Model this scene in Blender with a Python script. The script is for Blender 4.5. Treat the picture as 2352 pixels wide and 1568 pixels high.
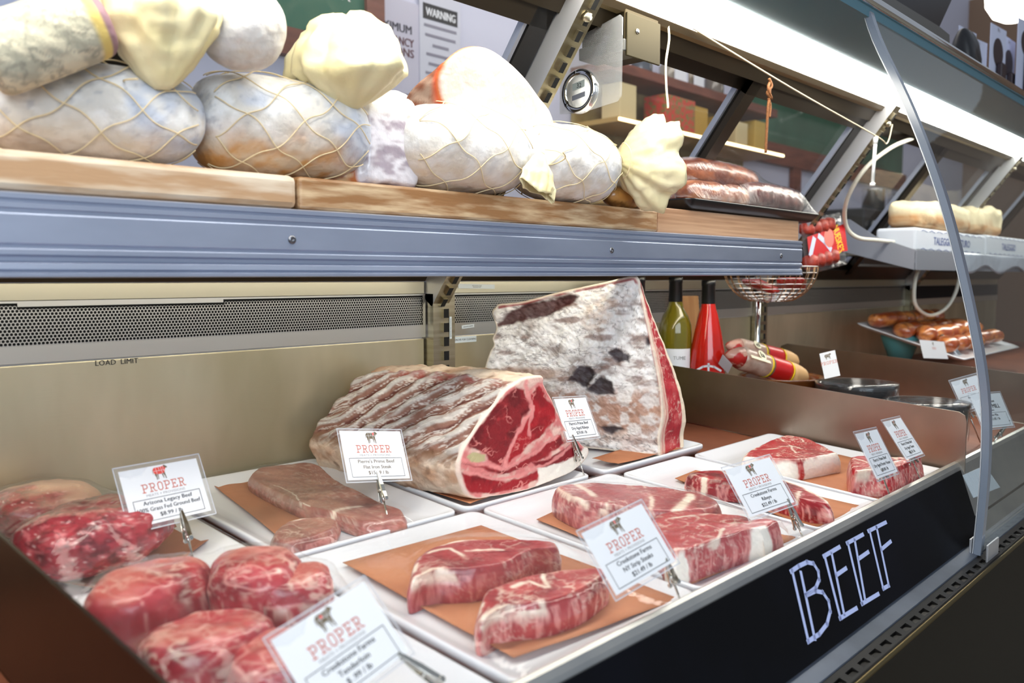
import bpy, math, random
import numpy as np
from mathutils import Vector
from mathutils.geometry import tessellate_polygon

random.seed(7)
for o in list(bpy.data.objects): bpy.data.objects.remove(o)
SC = bpy.context.scene
COL = SC.collection

# ------------------------------------------------------------------ camera
F_PX, CX, CY = 1938.0, 1176.0, 784.0          # focal length and centre for a 2352 x 1568 frame
YAW, PIT = math.radians(43.7), math.radians(-4.3)
FW = np.array([math.cos(YAW)*math.cos(PIT), math.sin(YAW)*math.cos(PIT), math.sin(PIT)])
RT = np.array([math.sin(YAW), -math.cos(YAW), 0.0]); UP = np.cross(RT, FW)
cd = bpy.data.cameras.new('camera'); cam = bpy.data.objects.new('camera', cd); COL.objects.link(cam)
cam.location = (0, 0, 0)
cam.rotation_euler = Vector(FW).to_track_quat('-Z', 'Y').to_euler()
cd.sensor_width = 36; cd.lens = F_PX/2352*36; cd.clip_start = 0.02; cd.clip_end = 60
cd.dof.use_dof = True; cd.dof.focus_distance = 1.32; cd.dof.aperture_fstop = 5.0
SC.camera = cam

# ------------------------------------------------------------------ world, daylight, exposure
SC.view_settings.view_transform = 'Standard'; SC.view_settings.look = 'None'
SC.view_settings.gamma = 1.0; SC.view_settings.use_curve_mapping = False
SC.view_settings.exposure = 0.0
w = bpy.data.worlds.new('world'); SC.world = w; w.use_nodes = True
nt = w.node_tree; bg = nt.nodes['Background']
bg.inputs[0].default_value = (0.80, 0.88, 1.0, 1); bg.inputs[1].default_value = 0.40
LAMP_POWER = 14.5
def area(name, loc, target, sx, sy, power, col):
    l = bpy.data.lights.new(name, 'AREA'); l.shape = 'RECTANGLE'; l.size = sx; l.size_y = sy; l.energy = power; l.color = col
    o = bpy.data.objects.new(name, l); COL.objects.link(o); o.location = loc
    o.rotation_euler = (Vector(target)-Vector(loc)).to_track_quat('-Z', 'Y').to_euler(); return o
# daylight through the shop front behind the photographer, and the kitchen's ceiling lights
area('shop_window_daylight', (-1.2, -2.6, 1.1), (1.2, 0.9, -0.2), 3.2, 2.0, 110, (0.80, 0.90, 1.0))
area('kitchen_ceiling_light', (2.2, 1.9, 1.75), (2.4, 2.3, 0), 3.5, 0.5, 26, (1.0, 0.95, 0.88))

# ------------------------------------------------------------------ picture-to-place helpers (points read off the photograph, on known planes)
def ray(x, y): return FW + RT*((x-CX)/F_PX) - UP*((y-CY)/F_PX)
def atY(x, y, Y): r = ray(x, y); return r*(Y/r[1])
def atX(x, y, X): r = ray(x, y); return r*(X/r[0])
def atZ(x, y, Z): r = ray(x, y); return r*(Z/r[2])
SL = 0.067                                     # the deck slopes down to the front
def rim(Y): return -0.285 + SL*(Y-1.16)        # height of the tray rims
def dk(x, y, h=0.0):                           # point on the plane h above the tray rims
    r = ray(x, y); t = (-0.285+h-SL*1.16)/(r[2]-SL*r[1]); return r*t
def dks(pts, h=0.0): return np.array([dk(x, y, h) for x, y in pts])
def projv(P):
    d = P@FW; return np.stack([CX+F_PX*(P@RT)/d, CY-F_PX*(P@UP)/d], 1)

# ------------------------------------------------------------------ colour, noise
def lin(c):
    c = np.asarray(c, float)/255.0
    return np.where(c <= 0.04045, c/12.92, ((c+0.055)/1.055)**2.4)
def rgb(*c): return tuple(lin(c))+(1.0,)
def ss(x, a, b): t = np.clip((x-a)/(b-a), 0, 1); return t*t*(3-2*t)
def mixc(a, b, t): return a*(1-t[:, None]) + b*t[:, None]
def _h(ix, iy, iz, s):
    n = (ix*374761393 + iy*668265263 + iz*2147483647 + s*1274126177) & 0xffffffff
    n = ((n ^ (n >> 13))*1274126177) & 0xffffffff
    n = (n ^ (n >> 16)) & 0xffffff
    return n/float(0xffffff)
def vn(P, s=0):
    i = np.floor(P).astype(np.int64); f = P-i; f = f*f*(3-2*f); r = 0
    for dx in (0, 1):
        for dy in (0, 1):
            for dz in (0, 1):
                wt = (f[:, 0] if dx else 1-f[:, 0])*(f[:, 1] if dy else 1-f[:, 1])*(f[:, 2] if dz else 1-f[:, 2])
                r = r + wt*_h(i[:, 0]+dx, i[:, 1]+dy, i[:, 2]+dz, s)
    return r
def fbm(P, sc, o=4, s=0):
    a, t, r = 1.0, 0.0, 0.0; P = np.asarray(P)*sc
    for k in range(o): r = r+a*vn(P+17.3*k, s+k); t += a; a *= .5; P = P*2.03
    return r/t
def ridge(P, sc, o=3, s=0): return 1-np.abs(2*fbm(P, sc, o, s)-1)
def dist2(Q, poly, closed=False):
    poly = np.asarray(poly, float); n = len(poly); d = np.full(len(Q), 1e9)
    for i in range(n if closed else n-1):
        a, b = poly[i], poly[(i+1) % n]; ab = b-a
        t = np.clip(((Q-a)@ab)/max(ab@ab, 1e-9), 0, 1)
        d = np.minimum(d, np.linalg.norm(Q-(a+t[:, None]*ab), axis=1))
    return d
def inside(Q, poly):
    poly = np.asarray(poly, float); r = np.zeros(len(Q), bool); n = len(poly)
    for i in range(n):
        (x1, y1), (x2, y2) = poly[i], poly[(i+1) % n]
        c = ((y1 > Q[:, 1]) != (y2 > Q[:, 1])) & (Q[:, 0] < (x2-x1)*(Q[:, 1]-y1)/((y2-y1) or 1e-9)+x1)
        r ^= c
    return r
def sdf(Q, poly): d = dist2(Q, poly, True); return np.where(inside(Q, poly), d, -d)   # > 0 inside
def curve(pts, n, closed=True):
    """Catmull-Rom through pts, evenly resampled to n points."""
    p = np.asarray(pts, float); m = len(p); out = []
    for i in range(m if closed else m-1):
        q = [p[(i+k) % m] if closed else p[min(max(i+k, 0), m-1)] for k in (-1, 0, 1, 2)]
        for t in np.linspace(0, 1, 12, endpoint=False):
            out.append(.5*((2*q[1])+(-q[0]+q[2])*t+(2*q[0]-5*q[1]+4*q[2]-q[3])*t*t+(-q[0]+3*q[1]-3*q[2]+q[3])*t**3))
    if not closed: out.append(p[-1])
    out = np.array(out); o2 = np.vstack([out, out[:1]]) if closed else out
    s = np.concatenate([[0], np.cumsum(np.linalg.norm(np.diff(o2, axis=0), axis=1))])
    q = np.linspace(0, s[-1], n, endpoint=not closed)
    return np.stack([np.interp(q, s, o2[:, k]) for k in range(p.shape[1])], 1)

# ------------------------------------------------------------------ materials
MAT = {}
def M(name, c, rough=.5, metal=0, c2=None, ns=12, st=(1, 1, 1), lo=.35, hi=.65, bump=0, bs=None, bst=None, coat=0, attr=False, trans=0,
      sss=0, emit=0, spec=.5, detail=4, r2=None, aniso=0):
    if name in MAT: return MAT[name]
    m = bpy.data.materials.new(name); m.use_nodes = True; MAT[name] = m
    t = m.node_tree; N = t.nodes; L = t.links; b = N['Principled BSDF']
    b.inputs['Roughness'].default_value = rough; b.inputs['Metallic'].default_value = metal
    b.inputs['Specular IOR Level'].default_value = spec; b.inputs['Coat Weight'].default_value = coat; b.inputs['Coat Roughness'].default_value = .12
    b.inputs['Transmission Weight'].default_value = trans
    if sss: b.inputs['Subsurface Weight'].default_value = sss; b.inputs['Subsurface Radius'].default_value = (.006, .002, .001); b.inputs['Subsurface Scale'].default_value = 1.0
    c = rgb(*c) if max(c) > 1.01 else tuple(c)+(1,)
    b.inputs['Base Color'].default_value = c
    tc = N.new('ShaderNodeTexCoord')
    def noise(sc, stretch, det):
        mp = N.new('ShaderNodeMapping'); mp.inputs['Scale'].default_value = stretch; L.new(tc.outputs['Object'], mp.inputs[0])
        n = N.new('ShaderNodeTexNoise'); n.inputs['Scale'].default_value = sc; n.inputs['Detail'].default_value = det; L.new(mp.outputs[0], n.inputs[0]); return n
    if attr:
        a = N.new('ShaderNodeAttribute'); a.attribute_name = 'col'; L.new(a.outputs['Color'], b.inputs['Base Color'])
    elif c2 is not None:
        n = noise(ns, st, detail); r = N.new('ShaderNodeValToRGB'); L.new(n.outputs[0], r.inputs[0])
        r.color_ramp.elements[0].position = lo; r.color_ramp.elements[1].position = hi
        r.color_ramp.elements[0].color = c; r.color_ramp.elements[1].color = rgb(*c2); L.new(r.outputs[0], b.inputs['Base Color'])
        if r2 is not None:
            mr = N.new('ShaderNodeMapRange'); L.new(n.outputs[0], mr.inputs[0]); mr.inputs[1].default_value = lo; mr.inputs[2].default_value = hi
            mr.inputs[3].default_value = rough; mr.inputs[4].default_value = r2; L.new(mr.outputs[0], b.inputs['Roughness'])
    if bump:
        n = noise(bs or ns*4, bst or st, 5); bp = N.new('ShaderNodeBump'); bp.inputs['Strength'].default_value = bump; bp.inputs['Distance'].default_value = .004
        L.new(n.outputs[0], bp.inputs['Height']); L.new(bp.outputs[0], b.inputs['Normal'])
    if emit: b.inputs['Emission Color'].default_value = c; b.inputs['Emission Strength'].default_value = emit
    return m
def FILM(name, haze=.05, gloss=1.0, tint=(1, 1, 1), rough=.06, wr=.5, ws=40, ws_st=(1, 1, 1), hcol=(.9, .92, .95)):
    """Thin clear sheet: passes light straight through, reflects by angle, a little milky."""
    if name in MAT: return MAT[name]
    m = bpy.data.materials.new(name); m.use_nodes = True; MAT[name] = m
    t = m.node_tree; N = t.nodes; L = t.links; N.remove(N['Principled BSDF']); out = N['Material Output']
    tr = N.new('ShaderNodeBsdfTransparent'); tr.inputs[0].default_value = tint+(1,)
    gl = N.new('ShaderNodeBsdfGlossy'); gl.inputs['Roughness'].default_value = rough
    df = N.new('ShaderNodeBsdfDiffuse'); df.inputs[0].default_value = hcol+(1,)
    lw = N.new('ShaderNodeLayerWeight'); lw.inputs[0].default_value = .5
    pw = N.new('ShaderNodeMath'); pw.operation = 'POWER'; pw.inputs[1].default_value = 4.5; L.new(lw.outputs['Facing'], pw.inputs[0])
    mu = N.new('ShaderNodeMath'); mu.operation = 'MULTIPLY_ADD'; mu.inputs[1].default_value = .75*gloss; mu.inputs[2].default_value = .032*gloss; mu.use_clamp = True; L.new(pw.outputs[0], mu.inputs[0])
    a = N.new('ShaderNodeMixShader'); a.inputs[0].default_value = haze; L.new(tr.outputs[0], a.inputs[1]); L.new(df.outputs[0], a.inputs[2])
    b = N.new('ShaderNodeMixShader'); L.new(mu.outputs[0], b.inputs[0]); L.new(a.outputs[0], b.inputs[1]); L.new(gl.outputs[0], b.inputs[2])
    L.new(b.outputs[0], out.inputs[0])
    if wr:
        tc = N.new('ShaderNodeTexCoord'); mp = N.new('ShaderNodeMapping'); mp.inputs['Scale'].default_value = ws_st; L.new(tc.outputs['Object'], mp.inputs[0])
        n = N.new('ShaderNodeTexNoise'); n.inputs['Scale'].default_value = ws; n.inputs['Detail'].default_value = 3; L.new(mp.outputs[0], n.inputs[0])
        bp = N.new('ShaderNodeBump'); bp.inputs['Strength'].default_value = wr; bp.inputs['Distance'].default_value = .003; L.new(n.outputs[0], bp.inputs['Height'])
        L.new(bp.outputs[0], gl.inputs['Normal'])
    return m

# ------------------------------------------------------------------ objects
def thing(name, label, cat, loc=(0, 0, 0), group=None):
    o = bpy.data.objects.new(name, None); COL.objects.link(o); o.location = loc; o.empty_display_size = .02
    o['label'] = label; o['category'] = cat
    if group: o['group'] = group
    return o
def tag(o, label, cat, group=None):
    o['label'] = label; o['category'] = cat
    if group: o['group'] = group
    return o
def wloc(o):
    v = Vector((0, 0, 0))
    while o is not None: v += o.location; o = o.parent
    return np.array(v)
def mesh(name, V, Fc, mats, parent=None, loc=None, mi=None, smooth=True, col=None, sm=None):
    V = np.asarray(V, float)
    off = wloc(parent) if parent is not None else (np.asarray(loc, float) if loc is not None else V.mean(0)*[1, 1, 0]+[0, 0, V[:, 2].min()])
    me = bpy.data.meshes.new(name); me.from_pydata((V-off).tolist(), [], [list(map(int, f)) for f in Fc])
    for m in (mats if isinstance(mats, (list, tuple)) else [mats]): me.materials.append(m)
    if mi is not None: me.polygons.foreach_set('material_index', mi)
    me.polygons.foreach_set('use_smooth', sm if sm is not None else [smooth]*len(Fc))
    if col is not None:
        a = me.color_attributes.new('col', 'FLOAT_COLOR', 'POINT')
        a.data.foreach_set('color', np.concatenate([np.clip(col, 0, 1), np.ones((len(col), 1))], 1).ravel())
    me.update()
    o = bpy.data.objects.new(name, me); COL.objects.link(o)
    if parent is not None: o.parent = parent
    else: o.location = off
    return o
_tc = {}
def text_geo(s, shear=0):
    if (s, shear) in _tc: return _tc[(s, shear)]
    c = bpy.data.curves.new('t', 'FONT'); c.body = s; c.resolution_u = 2; c.shear = shear
    o = bpy.data.objects.new('t', c); COL.objects.link(o)
    e = o.evaluated_get(bpy.context.evaluated_depsgraph_get()); me = e.to_mesh()
    V = np.array([v.co[:2] for v in me.vertices]).reshape(-1, 2); Fc = [list(p.vertices) for p in me.polygons]
    e.to_mesh_clear(); bpy.data.objects.remove(o); bpy.data.curves.remove(c)
    if len(V): V = V-[V[:, 0].min(), 0]
    _tc[(s, shear)] = (V, Fc); return V, Fc
class MB:
    def __init__(s): s.v = []; s.f = []; s.mi = []; s.sm = []; s.n = 0
    def add(s, V, Fc, m=0, smooth=False):
        V = np.asarray(V, float).reshape(-1, 3); s.v.append(V)
        for f in Fc: s.f.append([int(i)+s.n for i in f]); s.mi.append(m); s.sm.append(smooth)
        s.n += len(V); return s
    def box(s, x0, x1, y0, y1, z0, z1, m=0):
        return s.hexa([(x0, y0, z0), (x1, y0, z0), (x1, y1, z0), (x0, y1, z0), (x0, y0, z1), (x1, y0, z1), (x1, y1, z1), (x0, y1, z1)], m)
    def hexa(s, V, m=0): return s.add(V, [(3, 2, 1, 0), (4, 5, 6, 7), (0, 1, 5, 4), (1, 2, 6, 5), (2, 3, 7, 6), (3, 0, 4, 7)], m)
    def obox(s, o, u, v, w, m=0):
        """box from corner o along the three edge vectors"""
        o, u, v, w = map(np.asarray, (o, u, v, w))
        if np.dot(np.cross(u, v), w) < 0: u, v = v, u
        return s.hexa([o, o+u, o+u+v, o+v, o+w, o+u+w, o+u+v+w, o+v+w], m)
    def rings(s, R, m=0, closed=True, cap=True, smooth=True):
        R = [np.asarray(r, float) for r in R]; n = len(R[0]); V = np.concatenate(R); Fc = []
        for k in range(len(R)-1):
            for i in range(n if closed else n-1):
                j = (i+1) % n; Fc.append((k*n+i, k*n+j, (k+1)*n+j, (k+1)*n+i))
        s.add(V, Fc, m, smooth)
        if cap and closed:
            b = s.n-len(V)
            s.f.append([b+i for i in range(n)][::-1]); s.f.append([b+(len(R)-1)*n+i for i in range(n)]); s.mi += [m, m]; s.sm += [False, False]
        return s
    def tube(s, pts, r, n=8, m=0, closed=False, cap=True):
        P = np.asarray(pts, float); T = np.gradient(P, axis=0) if not closed else np.roll(P, -1, 0)-np.roll(P, 1, 0)
        T /= np.linalg.norm(T, axis=1)[:, None]+1e-12; rr = np.broadcast_to(r, (len(P),)); ref = np.array([0, 0, 1.0])
        if abs(T[0]@ref) > .9: ref = np.array([1.0, 0, 0])
        R = []; u = np.cross(T[0], ref); u /= np.linalg.norm(u)
        for k in range(len(P)):
            u = u-T[k]*(u@T[k]); u /= np.linalg.norm(u)+1e-12; v = np.cross(T[k], u)
            a = np.linspace(0, 2*np.pi, n, endpoint=False)
            R.append(P[k]+rr[k]*(np.cos(a)[:, None]*u+np.sin(a)[:, None]*v))
        if closed: R.append(R[0])
        return s.rings(R, m, cap=cap and not closed)
    def lathe(s, prof, c, n=40, m=0, cap=True, ax=None):
        a = np.linspace(0, 2*np.pi, n, endpoint=False); c = np.asarray(c, float)
        if ax is None: U, Vv, W = np.eye(3)
        else:
            W = np.asarray(ax, float); W = W/np.linalg.norm(W); U = np.cross(W, [0, 0, 1.0] if abs(W[2]) < .9 else [1.0, 0, 0]); U /= np.linalg.norm(U); Vv = np.cross(W, U)
        return s.rings([c+r*(np.cos(a)[:, None]*U+np.sin(a)[:, None]*Vv)+z*W for r, z in prof], m, cap=cap)
    def grid(s, G, m=0, smooth=True):
        G = np.asarray(G, float); a, b = G.shape[:2]
        return s.add(G.reshape(-1, 3), [(i*b+j, i*b+j+1, (i+1)*b+j+1, (i+1)*b+j) for i in range(a-1) for j in range(b-1)], m, smooth)
    def poly(s, P2, fr, m=0, depth=0, lift=0):
        """flat polygon in the frame (o, u, v); depth > 0 gives it thickness"""
        o, u, v = (np.asarray(k, float) for k in fr); nrm = np.cross(u, v); nrm /= np.linalg.norm(nrm)
        P2 = np.asarray(P2, float); o = o+nrm*lift; V = o+P2[:, :1]*u+P2[:, 1:2]*v; n = len(V)
        tr = tessellate_polygon([[Vector((p[0], p[1], 0)) for p in P2]])
        tr = [t if np.cross(P2[t[1]]-P2[t[0]], P2[t[2]]-P2[t[0]]) > 0 else t[::-1] for t in tr]
        s.add(V, tr, m)
        if depth:
            ccw = sum(P2[i][0]*P2[(i+1) % n][1]-P2[(i+1) % n][0]*P2[i][1] for i in range(n)) > 0
            s.add(V-nrm*depth, [t[::-1] for t in tr], m)
            s.add(np.vstack([V, V-nrm*depth]), [((i, n+i, n+(i+1) % n, (i+1) % n) if ccw else (i, (i+1) % n, n+(i+1) % n, n+i)) for i in range(n)], m)
        return s
    def text(s, t, fr, h, x, y, m=0, al='c', lift=.0002, bold=0, sx=1.0, shear=0):
        V, Fc = text_geo(t, shear)
        if not len(V): return s
        V = V*h/.72*[sx, 1]; wd = V[:, 0].max(); x0 = x-(wd/2 if al == 'c' else wd if al == 'r' else 0)
        o, u, v = (np.asarray(k, float) for k in fr); nrm = np.cross(u, v); nrm /= np.linalg.norm(nrm)
        for k, dx in enumerate((0, bold) if bold else (0,)):
            s.add(o+nrm*(lift+k*.00003)+(V[:, :1]+x0+dx)*u+(V[:, 1:]+y)*v, Fc, m)
        return s
    def stroke(s, pts, fr, wd, m=0, lift=.0002, closed=False):
        P = np.asarray(pts, float)
        if closed: P = np.vstack([P, P[:1]])
        o, u, v = (np.asarray(k, float) for k in fr); nrm = np.cross(u, v); nrm /= np.linalg.norm(nrm); o = o+nrm*lift
        for a, b in zip(P[:-1], P[1:]):
            d = b-a; d = d/(np.linalg.norm(d)+1e-12); q = np.array([-d[1], d[0]])*wd/2; e = d*wd/2
            for k in (a-e-q, b+e-q, b+e+q, a-e+q): s.v.append((o+k[0]*u+k[1]*v)[None])
            s.f.append([s.n, s.n+1, s.n+2, s.n+3]); s.mi.append(m); s.sm.append(False); s.n += 4
        return s
    def build(s, name, mats, parent=None, bevel=0, loc=None, tf=None):
        V = np.concatenate(s.v)
        if tf: V = tf(V)
        o = mesh(name, V, s.f, mats, parent, loc, s.mi, sm=s.sm)
        if bevel:
            b = o.modifiers.new('bevel', 'BEVEL'); b.width = bevel; b.segments = 2; b.limit_method = 'ANGLE'
        return o
def struct(o): o['kind'] = 'structure'; return o
def slotted(mb, o, u, v, L, W, pitch, sl, sw, m=0, md=1, depth=.006, off=None):
    """strip L along u, W along v with a row of real slots (sl along u, sw along v) and dark hollows behind"""
    o, u, v = (np.asarray(k, float) for k in (o, u, v)); n = np.cross(u, v); n /= np.linalg.norm(n)
    q = lambda a, b, c, d, k=m, z=0: mb.add([o+u*a+v*c-n*z, o+u*b+v*c-n*z, o+u*b+v*d-n*z, o+u*a+v*d-n*z], [(0, 1, 2, 3)], k)
    off = (W-sw)/2 if off is None else off
    q(0, L, 0, off); q(0, L, off+sw, W); x = 0; k = int(L/pitch)
    for i in range(k):
        a = i*pitch+(pitch-sl)/2; q(x, a, off, off+sw); x = a+sl
        q(a, x, off, off+sw, md, depth)
        for p0, p1 in (((a, off), (x, off)), ((x, off), (x, off+sw)), ((x, off+sw), (a, off+sw)), ((a, off+sw), (a, off))):
            A = o+u*p0[0]+v*p0[1]; B = o+u*p1[0]+v*p1[1]; mb.add([A, B, B-n*depth, A-n*depth], [(3, 2, 1, 0)], m)
    q(x, L, off, off+sw)
# ================================================================== materials used widely
steel = M('brushed_steel', (178, 170, 148), .34, 1, c2=(150, 142, 120), ns=3, st=(.6, 1, 30), bump=.05, bs=60, bst=(.4, 1, 12))
steel_warm = M('warm_steel', (214, 206, 178), .33, .8, c2=(184, 175, 146), ns=3.2, st=(2, 1, .6), r2=.42, bump=.03, bs=40, bst=(1, 1, 14))
alu = M('aluminium', (186, 192, 204), .42, .85)
steel_pale = M('pale_steel', (205, 206, 210), .4, .8)
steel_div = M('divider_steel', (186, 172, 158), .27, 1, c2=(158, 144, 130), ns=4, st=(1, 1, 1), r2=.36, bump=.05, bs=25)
black_metal = M('black_metal', (24, 23, 22), .4, 0)
bronze = M('dark_bronze_metal', (58, 50, 38), .36, .7)
chrome = M('chrome', (225, 225, 225), .12, 1)
white_p = M('white_porcelain', (226, 228, 233), .16, 0, coat=.3)
dark = M('dark_hollow', (8, 8, 8), .9)
card_w = M('card_white', (236, 237, 240), .5)
ink = M('ink_black', (30, 30, 34), .7)
inkg = M('ink_grey', (150, 148, 146), .7)
taupe = M('ink_taupe', (116, 102, 82), .7)
orange = M('ink_orange', (206, 96, 66), .7)
redink = M('ink_red', (231, 84, 74), .7)
kraft = M('kraft_paper', (190, 124, 84), .7, c2=(172, 106, 68), ns=14, bump=.25, bs=55)
deckm = M('deck_paper', (132, 72, 44), .6, c2=(112, 58, 34), ns=8, bump=.15, bs=40)
clear_edge = M('clear_plastic_edge', (120, 130, 145), .12, 0, coat=.5)
cream = M('cream_string', (232, 222, 196), .8)
whitepl = M('white_plastic', (236, 236, 232), .4)
blackpl = M('black_plastic', (18, 18, 20), .3)
wall_m = M('wall_paint', (206, 206, 222), .8)
tan_m = M('tan_paint', (150, 122, 100), .8)
redwood = M('red_wood', (126, 70, 52), .55, c2=(104, 54, 40), ns=6, st=(1, 1, 8))
floor_m = M('floor_concrete', (168, 156, 138), .6, c2=(150, 138, 120), ns=5)
FLOOR = -1.05

# ================================================================== room
struct(MB().box(-3, 8.6, -4, 2.5, FLOOR-.1, FLOOR).build('floor', [floor_m]))
struct(MB().box(-3, 8.6, 2.42, 2.52, FLOOR, 2.5).build('wall_back', [wall_m]))
struct(MB().box(8.5, 8.6, -4, 2.42, FLOOR, 2.5).build('wall_right', [tan_m]))

# ================================================================== the display case
X0, X1 = -.42, 4.7
case = thing('display_case', 'long refrigerated butcher counter of stainless steel with sliding rear windows', 'display case', (2.1, .8, FLOOR))
mb = MB(); mb.box(X0, X1, .345, .40, FLOOR+.1, -.442); mb.box(X0, X1, .40, 1.22, FLOOR+.1, -.40); mb.box(X0, X1, .42, 1.18, FLOOR, FLOOR+.1)
mb.build('lower_body', [M('dark_brown_panel', (12, 10, 8), .45, 0, spec=.15)], case, bevel=.004)
mb = MB(); s0 = rim(.44)-.02; s1 = rim(1.18)-.02
mb.hexa([(X0, .44, s0-.02), (X1, .44, s0-.02), (X1, 1.18, s1-.02), (X0, 1.18, s1-.02), (X0, .44, s0), (X1, .44, s0), (X1, 1.18, s1), (X0, 1.18, s1)])
mb.build('deck', [deckm], case)
prof = [(.456, -.365), (.456, -.330), (.453, -.3235), (.447, -.320), (.441, -.321), (.436, -.326), (.389, -.429)]
mb = MB(); mb.rings([[(x, y, z) for x in (X0, X1)] for y, z in prof], closed=False, cap=False, smooth=False)
mb.build('front_rail', [M('rail_steel', (196, 196, 192), .36, .9, c2=(176, 178, 178), ns=4, st=(3, 1, 1))], case)
mb = MB(); mb.rings([[(x, y, z) for x in (X0, X1)] for y, z in [(.389, -.429), (.3675, -.434), (.3665, -.443), (.39, -.45)]], closed=False, cap=False, smooth=False)
mb.build('front_ledge', [M('ledge_grey', (96, 104, 118), .5, .5, c2=(78, 86, 98), ns=12)], case)
mb = MB(); o = np.array([X0, .345, -.4435]); e = np.array([0, .0225, .0075])
slotted(mb, o, (1, 0, 0), e/np.linalg.norm(e), X1-X0, .0237, .034, .020, .0085, off=.0075)
mb.build('vent_strip', [M('vent_metal', (44, 42, 40), .35, .6), dark], case)
MB().tube([(X0, .3445, -.4445), (X1, .3445, -.4445)], .0032, 8).build('brass_edge', [M('brass_edge', (104, 92, 66), .4, 1)], case)
# rear wall: lower panel, grilles, sill, uprights
BY = 1.16
bays = [(-.215, .985), (1.045, 2.192), (2.248, 3.405), (3.465, 4.7)]
for a, b in bays:
    MB().box(a, b, BY, BY+.012, -.33, -.108).build('rear_panel', [steel_warm], case, bevel=.0015)
for bi, (a, b) in enumerate(bays):
    mb = MB(); f = lambda x0, x1, z0, z1, m=0: mb.add([(x0, BY-.004, z0), (x1, BY-.004, z0), (x1, BY-.004, z1), (x0, BY-.004, z1)], [(0, 1, 2, 3)], m)
    z0, z1 = -.0835, -.031; p = .0047; rw = p*.866; nr = int((z1-z0)/rw)
    f(a, b, -.1055, z0); f(a, b, z1, -.0285); f(a, a+.006, z0, z1); f(b-.006, b, z0, z1)
    mb.add([(a, BY-.004, -.1055), (b, BY-.004, -.1055), (b, BY, -.1065), (a, BY, -.1065)], [(3, 2, 1, 0)])
    if bi < 3:
        nx = int((b-a-.012)/p); an = np.arange(12)*np.pi/6
        hexr = np.where(np.arange(12) % 2 == 0, p/2, p/2/np.cos(np.pi/6)); ho = np.stack([hexr*np.cos(an), hexr*np.sin(an)], 1); hi = .00185*np.stack([np.cos(an), np.sin(an)], 1)
        ii, jj = np.meshgrid(np.arange(nx), np.arange(nr)); cx = a+.006+p/2+(ii+.5*(jj % 2))*p; cz = z0+rw/2+jj*rw
        keep = ~((jj >= nr-1) & (cx > .33) & (cx < .60)) if bi == 0 else np.ones_like(cx, bool)
        cc = np.stack([cx[keep], cz[keep]], 1); V = np.concatenate([cc[:, None]+ho, cc[:, None]+hi], 1).reshape(-1, 2)
        q = [(i, (i+1) % 12, 12+(i+1) % 12, 12+i) for i in range(12)]
        Fc = [tuple(24*c+k for k in t) for c in range(len(cc)) for t in q]
        mb.add(np.stack([V[:, 0], np.full(len(V), BY-.004), V[:, 1]], 1), Fc)
        if bi == 0: f(.33, .60, z1-rw*1.1, z1)
        f(a, b, z0, z1, 1); mb.v[-1] = mb.v[-1]+[0, .006, 0]
    else: f(a, b, z0, z1, 1)
    mb.build('air_grille', [M('grille_steel', (205, 203, 196), .35, .9), dark], case)
    mb = MB(); mb.box(a, b, BY-.002, BY+.02, -.0285, -.006); mb.build('upper_strip', [M('strip_steel', (188, 182, 160), .36, .9)], case, bevel=.001)
# sloping rear windows
WD = np.array([0, -.34, .45]); WL = np.linalg.norm(WD); WV = WD/WL; WU = np.array([1.0, 0, 0]); WN = np.cross(WU, WV); WO = np.array([0, BY, 0.0])
def win(x, v, n=0.0): return WO+WU*x+WV*v+WN*n
def wbox(mb, x0, x1, v0, v1, n0, n1, m=0): return mb.obox(win(x0, v0, n0), WU*(x1-x0), WV*(v1-v0), WN*(n1-n0), m)
glass_win = FILM('window_glass', .03, .5, rough=.02, wr=0)
for bi, (a, b) in enumerate(bays):
    mb = MB(); wbox(mb, a-.03, b+.03, -.004, .035, -.03, .004); wbox(mb, a-.03, b+.03, .505, .57, -.03, .012); mb.build('window_track', [bronze], case)
    mid = (a+b)/2
    for k, (x0, x1, n) in enumerate(((a, mid+.022, -.024), (mid-.022, b, -.006))):
        d = MB(); wbox(d, x0, x0+.04, .02, .53, n, n+.014, 0 if k else 1); wbox(d, x1-.04, x1, .02, .53, n, n+.014, 1); wbox(d, x0, x1, .02, .055, n, n+.014); wbox(d, x0, x1, .475, .53, n, n+.014)
        wbox(d, x1-.05, x1-.043, .055, .475, n, n+.012, 2)
        fo = d.build('sliding_window', [M('window_frame_bronze', (52, 45, 36), .35, .6), black_metal, alu], case)
        MB().add([win(x0+.035, .05, n+.006), win(x1-.045, .05, n+.006), win(x1-.045, .48, n+.006), win(x0+.035, .48, n+.006)], [(0, 1, 2, 3)]).build('pane', [glass_win], fo)
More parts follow.
